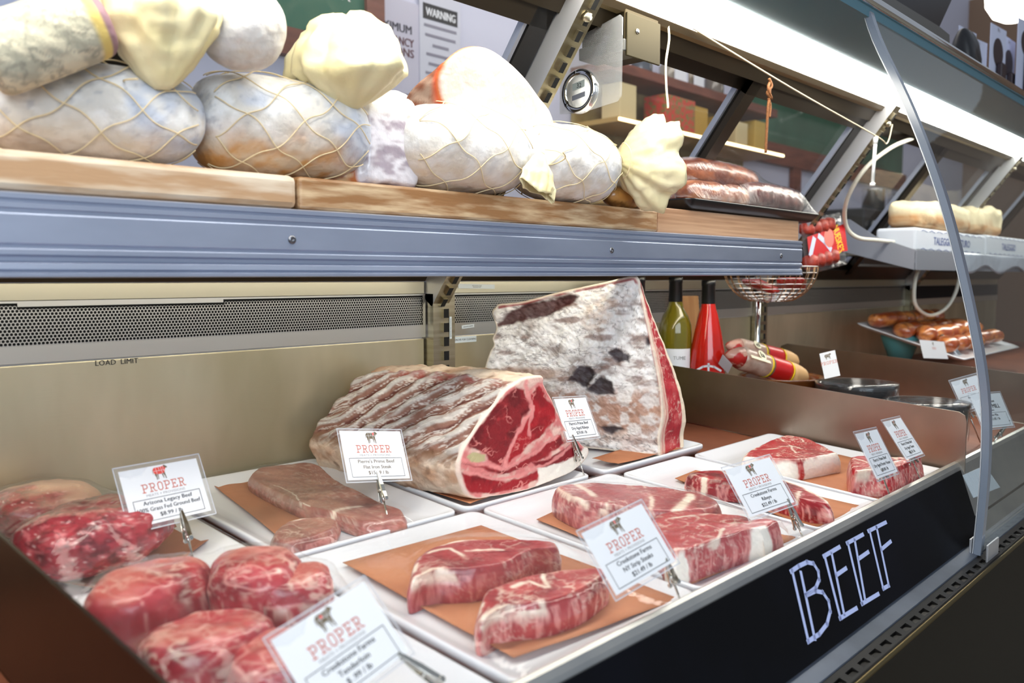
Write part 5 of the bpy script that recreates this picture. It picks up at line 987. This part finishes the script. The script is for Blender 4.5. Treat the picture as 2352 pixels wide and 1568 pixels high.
mb.stroke([(W_*.30, H_*.62), (W_*.42, H_*.50), (W_*.52, H_*.36)], fl, W_*.07, 2, lift=.0006); cc_ = np.array([W_*.52, H_*.56]); mb.poly([(cc_[0]+W_*.12*math.cos(k), cc_[1]+W_*.12*math.sin(k)) for k in np.linspace(0, 6.28, 24)[:-1]], fl, 3, lift=.0007); mb.stroke([(W_*.06, H_*.36), (W_*.16, H_*.58)], fl, W_*.08, 2, lift=.0006)
mb.build('printed_label', [M('label_red', (190, 16, 26), .35), M('label_yellow', (240, 204, 30), .5), M('label_blue_white', (190, 200, 226), .5), M('label_pink', (206, 110, 96), .5)], t)
# sausage packets lying across the bowl
def chub(label, A, B, r, seed, big):
    A, B = np.array(A, float), np.array(B, float); t = thing('sausage_chub', label, 'sausage', tuple(A), 'wrapped sausages across the bowl'); D = (B-A)/np.linalg.norm(B-A); L = np.linalg.norm(B-A); mb = MB()
    ts = [0, .03, .08, .15]+[.2, .3, .4, .46, .50, .6, .70, .74]+[.80, .88, .95, 1.0]; rr_ = [.12, .38, .62, .92]+[1]*8+[1.0, .95, .8, .45]; P = [A+D*L*k for k in ts]
    S = lambda a, b: ([P[i] for i in range(len(ts)) if a-1e-6 <= ts[i] <= b+1e-6], [r*rr_[i] for i in range(len(ts)) if a-1e-6 <= ts[i] <= b+1e-6])
    for (a, b, mt, nm) in ((0, .15, M('chub_end', (200, 40, 36), .4, c2=(226, 170, 150), ns=40, lo=.48, hi=.54, coat=.3), 'end_wrap'), (.15, .50, M('chub_skin', (172, 132, 112), .35, c2=(206, 178, 160), ns=30, coat=.5), 'sausage_body'), (.46, .74, M('chub_red', (206, 26, 28), .35, coat=.3), 'label_band'), (.735, 1.0, M('chub_tan', (222, 176, 120), .5, bump=.3, bs=40), 'paper_end')):
        p_, q_ = S(a, b)
        if len(p_) > 1: MB().tube(p_, q_, 18).build(nm, [mt], t)
    mb = MB()
    for s in (.46, .73): MB().tube([A+D*L*s, A+D*L*(s+.018)], r*1.03, 18).build('yellow_stripe', [M('label_yellow', (240, 204, 30), .5)], t)
    side = np.cross(D, [0, 0, 1.0]); side /= np.linalg.norm(side); nv = -side*.75*(1 if side[1] > 0 else -1)+np.array([0, 0, .66]); nv -= D*(nv@D); nv /= np.linalg.norm(nv); v2 = np.cross(nv, D); f = (A+nv*r*1.03, D, v2); mb = MB(); mb.poly([(L*.33+r*.45*math.cos(k), r*.5*math.sin(k)) for k in np.linspace(0, 6.28, 14)[:-1]], f, 0, lift=.0006); mb.text(big, f, r*.55, L*.33, -r*.25, 1, lift=.0012, bold=.0006)
    mb.poly([(L*.16, -r*.75), (L*.40, -r*.75), (L*.40, -r*.45), (L*.16, -r*.45)], f, 0, lift=.0014) if seed else None; mb.build('printed_mark', [M('label_cream', (240, 232, 196), .5), ink], t); return t
A = atY(1668, 812, .94); B = atY(1848, 868, .875); chub('red banded wrapped sausage in front, with a tan paper end', A, B, .027, 1, 'la')
A = atY(1668, 792, 1.02); B = atY(1828, 832, .955); chub('red banded wrapped sausage lying behind another on the bowl', A, B, .025, 0, 'el')
bowl = MB(); bwc = (1.862, .905, rim(.905)-.0195); bowl.lathe([(.05, 0), (.085, .03), (.096, .088), (.0985, .092), (.0965, .0935), (.092, .088), (.08, .034), (0, .012)], bwc, 48); tag(bowl.build('brown_bowl', [M('amber_glass', (96, 52, 22), .2, c2=(120, 74, 36), ns=9, coat=.5)]), 'brown bowl with a pale rim beside the sausages', 'bowl')
tag(MB().tube(curve([atY(1832, 880, .86), atY(1842, 862, .88), atY(1850, 850, .90)], 12, False), .0028, 6).build('spoon_handle', [chrome]), 'steel spoon handle sticking out of the brown bowl', 'spoon')
for k, (x, y, r_, h, lab) in enumerate(((1.862, .728, .084, .104, 'black crock wrapped in film beside the brown bowl'), (1.790, .560, .078, .098, 'wide black crock with a blue sheen, nearest the glass edge'))):
    z = rim(y)-.0195; t = thing('black_crock', lab, 'crock', (x, y, z), 'black crocks behind the divider'); mb = MB(); mb.lathe([(0, 0), (r_*.86, 0), (r_*.95, h*.3), (r_, h*.9), (r_*1.02, h*.95), (r_, h), (r_*.95, h), (r_*.93, h*.7), (0, h*.68)], (x, y, z), 48); mb.build('crock_body', [M('black_glaze', (14, 14, 16), .15, coat=.6)], t)
    mb = MB(); mb.lathe([(r_*1.0, h*.25), (r_*1.035, h*.9), (r_*1.03, h*1.012), (r_*.6, h*1.012), (0.0, h*1.006)], (x, y, z), 60, cap=False); mb.build('film_cover', [FILM('crock_film', .03, 1.2, rough=.12, wr=.9, ws=40, ws_st=(1, 1, .3))], t)
zz = rim(.66)-.0195; tag(MB().lathe([(0, 0), (.026, 0), (.036, .055), (.0375, .06), (.0355, .06), (.026, .006), (0, .006)], (2.06, .60, zz), 32).build('white_cup', [white_p]), 'small white cup behind the far price signs', 'cup')
# platter with glazed slices, tongs, teal bowl
PL = lambda x, y: -.158+.30*(y-1.05)
pl = MB(); R = []
for i, z in ((.02, -.012), (.004, -.003), (0, 0), (.006, .001), (.03, -.006), (.05, -.007)):
    q = rrect(2.76+i, 3.42-i, .76+i, 1.09-i, .02); R.append(np.column_stack([q, PL(q[:, 0], q[:, 1])+z]))
pl.rings(R); tag(pl.build('platter', [white_p]), 'large white platter tilted toward the front in the far section', 'platter')
tag(MB().lathe([(0, 0), (.035, 0), (.06, .07), (.062, .078), (.058, .078), (.03, .01), (0, .01)], (2.86, .98, -.264), 36).build('teal_bowl', [M('teal_glaze', (84, 160, 168), .25, coat=.4)]), 'teal bowl propping up the far platter', 'bowl')
rnd = random.Random(5)
for i in range(6):
    for j in range(4):
        x = 2.84+.095*i+rnd.uniform(-.008, .008); y = .83+.065*j+rnd.uniform(-.008, .008); z = PL(x, y)+.014+(.010 if j % 2 else 0); an_ = rnd.uniform(-.5, .5)
        log('glazed_slice', 'glazed brown meat piece in the pile on the far platter', (x-.050*math.cos(an_), y-.05*math.sin(an_), z), (x+.050*math.cos(an_), y+.05*math.sin(an_), z+.006), .034, sausp(200+i*5+j, (150, 66, 26), (214, 136, 70)), 'meat', 3, 200+i*7+j, .005, 'glazed pieces on the platter', n=(24, 18), zsq=.72, mt=M('glazed_meat', (170, 90, 40), .3, attr=True, coat=.5))
A = atY(2160, 770, .86); B = atY(2205, 822, .80); mb = MB(); mb.tube([A, (A+B)/2+[0, 0, .004], B], [.006, .005, .007], 6); mb.tube([A+[.012, 0, 0], (A+B)/2+[.014, 0, .008], B+[.016, 0, 0]], [.006, .005, .007], 6); tag(mb.build('tongs', [chrome]), 'steel tongs lying on the glazed pieces', 'tongs')
# the far shelf with cheeses
sh = thing('far_shelf', 'grey metal shelf at the right carrying cheese, behind the glass edge', 'shelf', (3.2, 1.0, .03))
MB().box(2.625, 4.6, .862, .866, .024, .082).build('shelf_lip', [M('grey_paint', (150, 154, 164), .4, .3)], sh); MB().box(2.625, 4.6, .866, 1.12, .070, .078).build('shelf_panel', [steel], sh)
mb = MB(); mb.poly([(.866, .024), (1.09, .085), (1.10, .185), (1.06, .180), (.98, .125), (.866, .083)], (np.array([2.622, 0, 0]), np.array([0, 1.0, 0]), np.array([0, 0, 1.0])), 0, .003); mb.build('side_bracket', [M('grey_paint', (150, 154, 164), .4, .3)], sh)
def cheesebox(x0, x1, z0, z1, label, txt, y0=.872, y1=.99):
    t = thing('paper_wrapped_cheese', label, 'cheese', ((x0+x1)/2, y0, z0), 'cheeses on the far shelf'); MB().box(x0, x1, y0, y1, z0, z1).build('paper_wrap', [M('white_wrap', (206, 211, 220), .6, bump=.3, bs=30)], t, bevel=.008)
    mb = MB(); f = (np.array([x0, y0-.0005, z0]), np.array([1.0, 0, 0]), np.array([0, 0, 1.0])); W_ = x1-x0; H_ = z1-z0; mb.text(txt, f, H_*.34, W_*.48, H_*.34, 0, bold=.0012, sx=1.15)
    for y in (.10, .88):
        for k in range(9): mb.stroke([(W_*(.06+.1*k), H_*y), (W_*(.09+.1*k), H_*(y+.05)), (W_*(.13+.1*k), H_*(y-.03))], f, .002, 0)
    mb.build('printed_lettering', [M('ink_blue', (64, 84, 146), .7)], t); return t
cheesebox(2.645, 3.36, .079, .150, 'white paper wrapped cheese block lettered in blue on the far shelf', 'TALEGGIO  PASTURO')
cheesebox(3.37, 4.0, .079, .155, 'white paper wrapped cheese block, right of the blue lettered one', 'TALEGGIO')
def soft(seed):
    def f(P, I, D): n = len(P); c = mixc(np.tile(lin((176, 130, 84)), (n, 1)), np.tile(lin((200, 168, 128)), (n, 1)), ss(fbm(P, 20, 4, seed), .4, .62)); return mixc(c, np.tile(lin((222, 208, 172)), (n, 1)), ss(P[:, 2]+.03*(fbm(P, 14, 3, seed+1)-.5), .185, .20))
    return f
def lump(name, label, c, hx, hy, hz, paint, seed, cat, q=5.0, n=(80, 50), amp=.006):
    u = np.linspace(0, 2*np.pi, n[0], endpoint=False); V = []; Fc = []; sp_ = lambda a, e: np.sign(a)*np.abs(a)**e
    for v in np.linspace(0, np.pi, n[1]): V.append(np.stack([hx*sp_(np.sin(v), 2/q)*sp_(np.cos(u), 2/q), hy*sp_(np.sin(v), 2/q)*sp_(np.sin(u), 2/q), np.full(n[0], hz*sp_(np.cos(v), 2/q))], 1))
    V = np.concatenate(V)+c; V = V+np.stack([0*V[:, 0], (fbm(V, 16, 3, seed+1)-.5)*amp, (fbm(V, 14, 3, seed)-.5)*amp*2*(V[:, 2] > c[2])], 1)
    for k in range(n[1]-1):
        for i in range(n[0]): j = (i+1) % n[0]; Fc.append((k*n[0]+i, (k+1)*n[0]+i, (k+1)*n[0]+j, k*n[0]+j))
    return tag(mesh(name, V, Fc, rind_m, col=paint(V, None, None)), label, cat)
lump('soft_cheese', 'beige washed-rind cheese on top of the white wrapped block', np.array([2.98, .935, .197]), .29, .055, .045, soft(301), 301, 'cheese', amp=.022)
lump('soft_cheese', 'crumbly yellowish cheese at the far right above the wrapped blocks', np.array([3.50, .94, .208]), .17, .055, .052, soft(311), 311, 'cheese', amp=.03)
mb = MB(); mb.grid([[(3.02+.9*i+.0*j, .858-.004*math.sin(9*i), .083-.055*j*(1+.25*math.sin(14*i))) for j in np.linspace(0, 1, 8)] for i in np.linspace(0, 1, 40)]); o = mb.build('crumpled_wrap', [M('pale_plastic', (196, 206, 222), .25, bump=1.0, bs=25, coat=.5)]); s_ = o.modifiers.new('solid', 'SOLIDIFY'); s_.thickness = .0006; tag(o, 'pale crumpled plastic hanging over the far shelf edge', 'plastic wrap')

# ================================================================== on top of the case
TZ = CZ+.037
mon = thing('weighing_scale', 'black and grey scale display standing on the case top', 'scale', (1.8, .72, TZ))
P_ = lambda pts, Y: [(p[0], p[2]) for p in (atY(x, y, Y) for x, y in pts)]
fY = lambda Y: (np.array([0, Y, 0.0]), np.array([1.0, 0, 0]), np.array([0, 0, 1.0]))
MB().poly(P_([(1960, -40), (2053, -3), (2158, 61), (2181, 80), (2182, 190), (2020, 110), (1960, 70)], .66), fY(.66), 0, .05).build('bezel', [M('scale_grey', (88, 86, 82), .4)], mon)
MB().poly(P_([(2050, -4), (2158, 61), (2205, -42), (2120, -80), (2010, -60), (2000, -34)], .665), fY(.665), 0, .04).build('screen_back', [M('scale_black', (14, 15, 20), .3)], mon)
c_ = atY(2218, 118, .76); t_ = log('black_pouch', 'dark rounded pouch beside the scale on the case top', (c_[0]-.058, .76, (TZ+.70)/2), (c_[0]+.058, .76, (TZ+.70)/2), .036, lambda P, I, D: np.tile(lin((22, 22, 26)), (len(P), 1)), 'pouch', 4, 401, .004, zsq=(.70-TZ)/2/.036, mt=M('black_pouch', (22, 22, 26), .4, attr=True))
for k, (x0, x1, yt, Y, lab) in enumerate(((2204, 2243, 58, .80, 'white header card behind the dark pouch'), (2222, 2268, 80, .79, 'white header card right of the dark pouch, in front of another'), (2277, 2312, 52, .78, 'tall white hang card with a dark picture on the case top'), (2304, 2333, 78, .80, 'white hang card with a dark picture, behind the tall one'), (2340, 2380, 40, .77, 'white hang card cut by the right edge of the view'))):
    a0 = atY(x0, yt, Y); a1 = atY(x1, yt+20, Y); t = thing('jerky_packet', lab, 'packet', (a0[0], Y, TZ), 'packets with cards on the case top'); MB().poly([(a0[0], TZ), (a1[0], TZ), (a1[0], a1[2]), (a0[0], a0[2])], fY(Y), 0, .002).build('header_card', [M('card_blue_white', (206, 210, 232), .6)], t)
    xm = (a0[0]+a1[0])/2; w_ = (a1[0]-a0[0]); zt = a1[2]
    if k > 1: MB().poly([(xm+w_*.32*math.cos(q), zt-.085+.045*math.sin(q)) for q in np.linspace(0, 6.28, 20)[:-1]], fY(Y-.001), 0, .0008).build('picture', [M('dark_print', (50, 34, 38), .5)], t); MB().box(xm-w_*.14, xm+w_*.16, Y-.02, Y-.003, TZ, zt-.12).build('dark_stick', [M('dark_print', (50, 34, 38), .5)], t, bevel=.004)
    mb = MB(); mb.text('JERKY' if k > 1 else 'BEEF JERKY', fY(Y-.0022) if 0 else (np.array([xm, Y-.0002, zt-.02]), np.array([1.0, 0, -.12]), np.array([0, 0, 1.0])), .010, 0, 0, 0, sx=.8); mb.build('lettering', [inkg], t)
pc = atY(2330, 0, 1.25); pd = thing('pendant_lamp', 'glowing white pendant lamp at the top right', 'lamp', tuple(pc))
lm = bpy.data.materials.new('lamp_glass'); lm.use_nodes = True; b_ = lm.node_tree.nodes['Principled BSDF']; b_.inputs['Emission Color'].default_value = (1, .95, .82, 1); b_.inputs['Emission Strength'].default_value = 6
MB().lathe([(0, -.115), (.05, -.108), (.10, -.08), (.135, -.02), (.14, .05), (.12, .10), (.05, .13), (.012, .14)], pc, 36).build('shade', [lm], pd); MB().tube([pc+[0, 0, .14], pc+[0, 0, 1.0]], .008, 8).build('stem', [black_metal], pd)

# ================================================================== kitchen behind the windows
KY = 2.415
def onw(px, py, d=0.0): return atY(px, py, KY-d)
gb = thing('green_board', 'green chalkboard in a brown wooden frame on the kitchen wall, left', 'board', (1.2, KY, .8)); a0 = onw(829, 30); MB().box(.75, a0[0], KY-.02, KY, a0[2]-.115, 1.4).build('green_panel', [M('green_paint', (22, 98, 74), .5)], gb)
mb = MB(); mb.box(.70, a0[0]+.075, KY-.035, KY, a0[2]-.20, a0[2]-.115); mb.box(a0[0], a0[0]+.075, KY-.035, KY, a0[2]-.115, 1.4); mb.build('wooden_frame', [redwood], gb); mb = MB(); q = onw(755, -4); mb.text('OUR', (np.array([q[0], KY-.0205, q[2]]), np.array([1.0, 0, 0]), np.array([0, 0, 1.0])), .05, 0, 0, 0); mb.build('lettering', [whitepl], gb)
ns_ = thing('occupancy_notice', 'white notice lettered MAXIMUM OCCUPANCY PERSONS on the kitchen wall', 'notice', (2.0, KY, .7)); p0 = onw(853, 25); p1 = onw(1000, 60)
MB().box(p0[0], 2.10, KY-.004, KY, .66, .985).build('paper', [M('notice_lilac', (196, 192, 206), .6)], ns_)
mb = MB(); fw_ = (np.array([1.905, KY-.0045, 0]), np.array([1.0, 0, 0]), np.array([0, 0, 1.0]))
for tx, py, s in (('MAXIMUM', 72, .185), ('OCCUPANCY', 102, .205), ('8 PERSONS', 126, .205)):
    z_ = onw(912, py)[2]; V_, _ = text_geo(tx); h_ = .030; mb.text(tx, fw_, h_, 0, z_, 0 if tx[0] == 'M' else 1, bold=.003, sx=s/(V_[:, 0].max()*h_/.72))
mb.build('lettering', [M('ink_slate', (60, 58, 72), .7), M('ink_maroon', (96, 58, 66), .7)], ns_)
wn = thing('warning_notice', 'pale notice headed WARNING, right of the occupancy notice', 'notice', (2.1, KY, .6)); MB().box(2.035, 2.235, KY-.008, KY-.0045, .62, 1.06).build('paper', [M('notice_grey', (206, 206, 216), .6)], wn); mb = MB(); MBf = (np.array([2.135, KY-.0085, 0]), np.array([1.0, 0, 0]), np.array([0, 0, 1.0]))
zc = onw(1010, 36)[2]; mb.poly([(-.085, zc-.028), (.085, zc-.028), (.085, zc+.028), (-.085, zc+.028)], MBf, 0, lift=.0004); mb.text('WARNING', MBf, .03, 0, zc-.015, 1, lift=.001, bold=.002, sx=.72)
for k in range(9): w_ = (.08, .075, .04, .07, .06, .075, .05, .07, .06)[k]; z_ = zc-.055-.034*k; mb.poly([(-w_, z_), (w_, z_), (w_, z_+.010), (-w_, z_+.010)], MBf, 2, lift=.0004)
mb.build('lettering', [ink, card_w, M('ink_mid', (136, 132, 146), .7)], wn)
# kitchen shelving seen through the second window
ks = thing('kitchen_shelf', 'reddish wooden wall shelf with jars, seen through the rear window', 'shelf', (3.7, KY, .88)); MB().box(2.9, 4.40, KY-.22, KY, .875, .915).build('shelf_board', [redwood], ks)
kl = thing('display_shelf', 'brightly lit lower shelf of packets, seen through the rear window', 'shelf', (3.7, KY, .3)); MB().box(2.9, 4.40, KY-.26, KY, .655, .675).build('shelf_board', [M('gold_board', (186, 150, 84), .5)], kl); MB().box(2.9, 4.40, KY-.02, KY-.002, .2, .875).build('back_board', [M('yellow_board', (176, 156, 104), .6, c2=(140, 118, 70), ns=9)], kl)
ll = bpy.data.materials.new('shelf_light'); ll.use_nodes = True; b_ = ll.node_tree.nodes['Principled BSDF']; b_.inputs['Emission Color'].default_value = (1, .86, .5, 1); b_.inputs['Emission Strength'].default_value = 4
MB().box(2.9, 4.40, KY-.265, KY-.258, .658, .670).build('light_strip', [ll], kl); MB().box(2.9, 4.40, KY-.26, KY, .32, .34).build('shelf_board', [M('gold_board', (186, 150, 84), .5)], kl)
jg = M('jar_glass_dark', (84, 88, 96), .15, coat=.4); rnd = random.Random(3)
for k, (px, w_, h_, cols) in enumerate(((1405, .05, .20, (120, 110, 90)), (1432, .035, .16, (222, 222, 236)), (1468, .06, .17, (84, 88, 96)), (1540, .055, .13, (150, 140, 124)), (1562, .04, .12, (214, 214, 226)), (1585, .05, .15, (120, 104, 84)), (1640, .05, .14, (110, 100, 90)))):
    x = onw(px, 200, .11)[0]; t = thing('storage_jar', ['tall brown jar at the left of the wall shelf', 'pale narrow jar on the wall shelf', 'dark squat jar on the wall shelf', 'grey brown jar with a pale label on the wall shelf', 'small white jar on the wall shelf', 'brown jar with a pale label on the wall shelf', 'jar at the right end of the wall shelf'][k], 'jar', (x, KY-.11, .915), 'jars on the kitchen shelf')
    MB().lathe([(0, 0), (w_*.95, 0), (w_, .01), (w_, h_*.72), (w_*.7, h_*.84), (w_*.7, h_*.88)], (x, KY-.11, .9155), 24).build('jar_body', [M('jar_%d' % sum(cols), cols, .2, coat=.4)], t); MB().lathe([(w_*.76, h_*.86), (w_*.76, h_), (0, h_)], (x, KY-.11, .9155), 24).build('lid', [steel], t)
    if k in (3, 5): MB().box(x-w_*.9, x+w_*.8, KY-.11-w_-.004, KY-.11-w_+.002, .925, .985).build('label', [card_w], t)
A = onw(1545, 300, .2); tag(MB().box(A[0]-.12, A[0]+.13, KY-.24, KY-.12, .676, .83).build('red_box', [M('red_speckle', (206, 64, 50), .5, c2=(120, 120, 60), ns=60, lo=.45, hi=.6)], bevel=.004), 'red patterned box on the lit kitchen shelf', 'box')
for k in range(10):
    x = 2.98+.135*k+rnd.uniform(-.02, .02); c_ = rnd.choice([(150, 160, 180), (200, 190, 150), (186, 150, 70), (120, 126, 140), (214, 206, 190)]); h_ = rnd.uniform(.15, .24); tag(MB().lathe([(0, 0), (.04, 0), (.042, .01), (.042, h_*.7), (.02, h_*.86), (.02, h_), (0, h_)], (x, KY-.15, .3405), 18).build('bottle', [M('kb_%d' % sum(c_), c_, .25, coat=.3)]), 'bottle in the row under the lit kitchen shelf', 'bottle', 'bottles under the lit shelf')
for k in range(7):
    x = 3.05+.2*k; 
    if abs(x-A[0]) < .2: continue
    c_ = rnd.choice([(206, 170, 80), (190, 150, 60), (220, 200, 150)]); tag(MB().box(x-.06, x+.06, KY-.2, KY-.1, .676, .676+rnd.uniform(.1, .17)).build('carton', [M('kc_%d' % sum(c_), c_, .5)], bevel=.003), 'yellowish carton standing on the lit kitchen shelf', 'box', 'cartons on the lit shelf')
g2 = thing('green_board', 'green chalkboard in a brown frame behind the second rear window, right', 'board', (5.3, KY, .9)); MB().box(4.5, 6.9, KY-.02, KY, .80, 1.5).build('green_panel', [M('green_dark', (42, 84, 62), .5, c2=(58, 104, 80), ns=4)], g2); mb = MB(); mb.box(4.42, 6.95, KY-.035, KY, .68, .80); mb.box(5.02, 5.12, KY-.03, KY, -1.0, .68); mb.build('wooden_frame', [redwood], g2)
st_ = thing('kitchen_stove', 'black kitchen stove with shiny knobs beyond the second upright', 'stove', (5.7, 2.0, FLOOR)); MB().box(4.9, 7.2, 1.9, 2.37, FLOOR, .40).build('stove_body', [black_metal], st_, bevel=.01)
for k in range(8): MB().lathe([(.035, 0), (.03, .04), (0, .04)], (5.0+.2*k, 1.9, .30), 16, ax=(0, -1, 0)).build('knob', [chrome], st_)
for k, x in enumerate((5.55, 6.0)): tag(MB().lathe([(0, 0), (.07, 0), (.07, .16), (.072, .165), (.066, .165), (.066, .01), (0, .01)], (x, 2.1, .401), 24).build('steel_pot', [chrome]), ['small steel pot on the kitchen stove, left', 'small steel pot on the kitchen stove, right'][k], 'pot')
wp = onw(40, 60, 1.2); tag(MB().lathe([(0, 0), (.06, .002), (.11, .01), (.13, .02), (.128, .024), (.1, .014), (0, .006)], atY(55, 95, 1.6), 40, ax=(-.4, -1, .2)).build('white_plate', [M('dull_white', (200, 206, 232), .5)]), 'pale round plate beyond the rear window at the far left', 'plate')
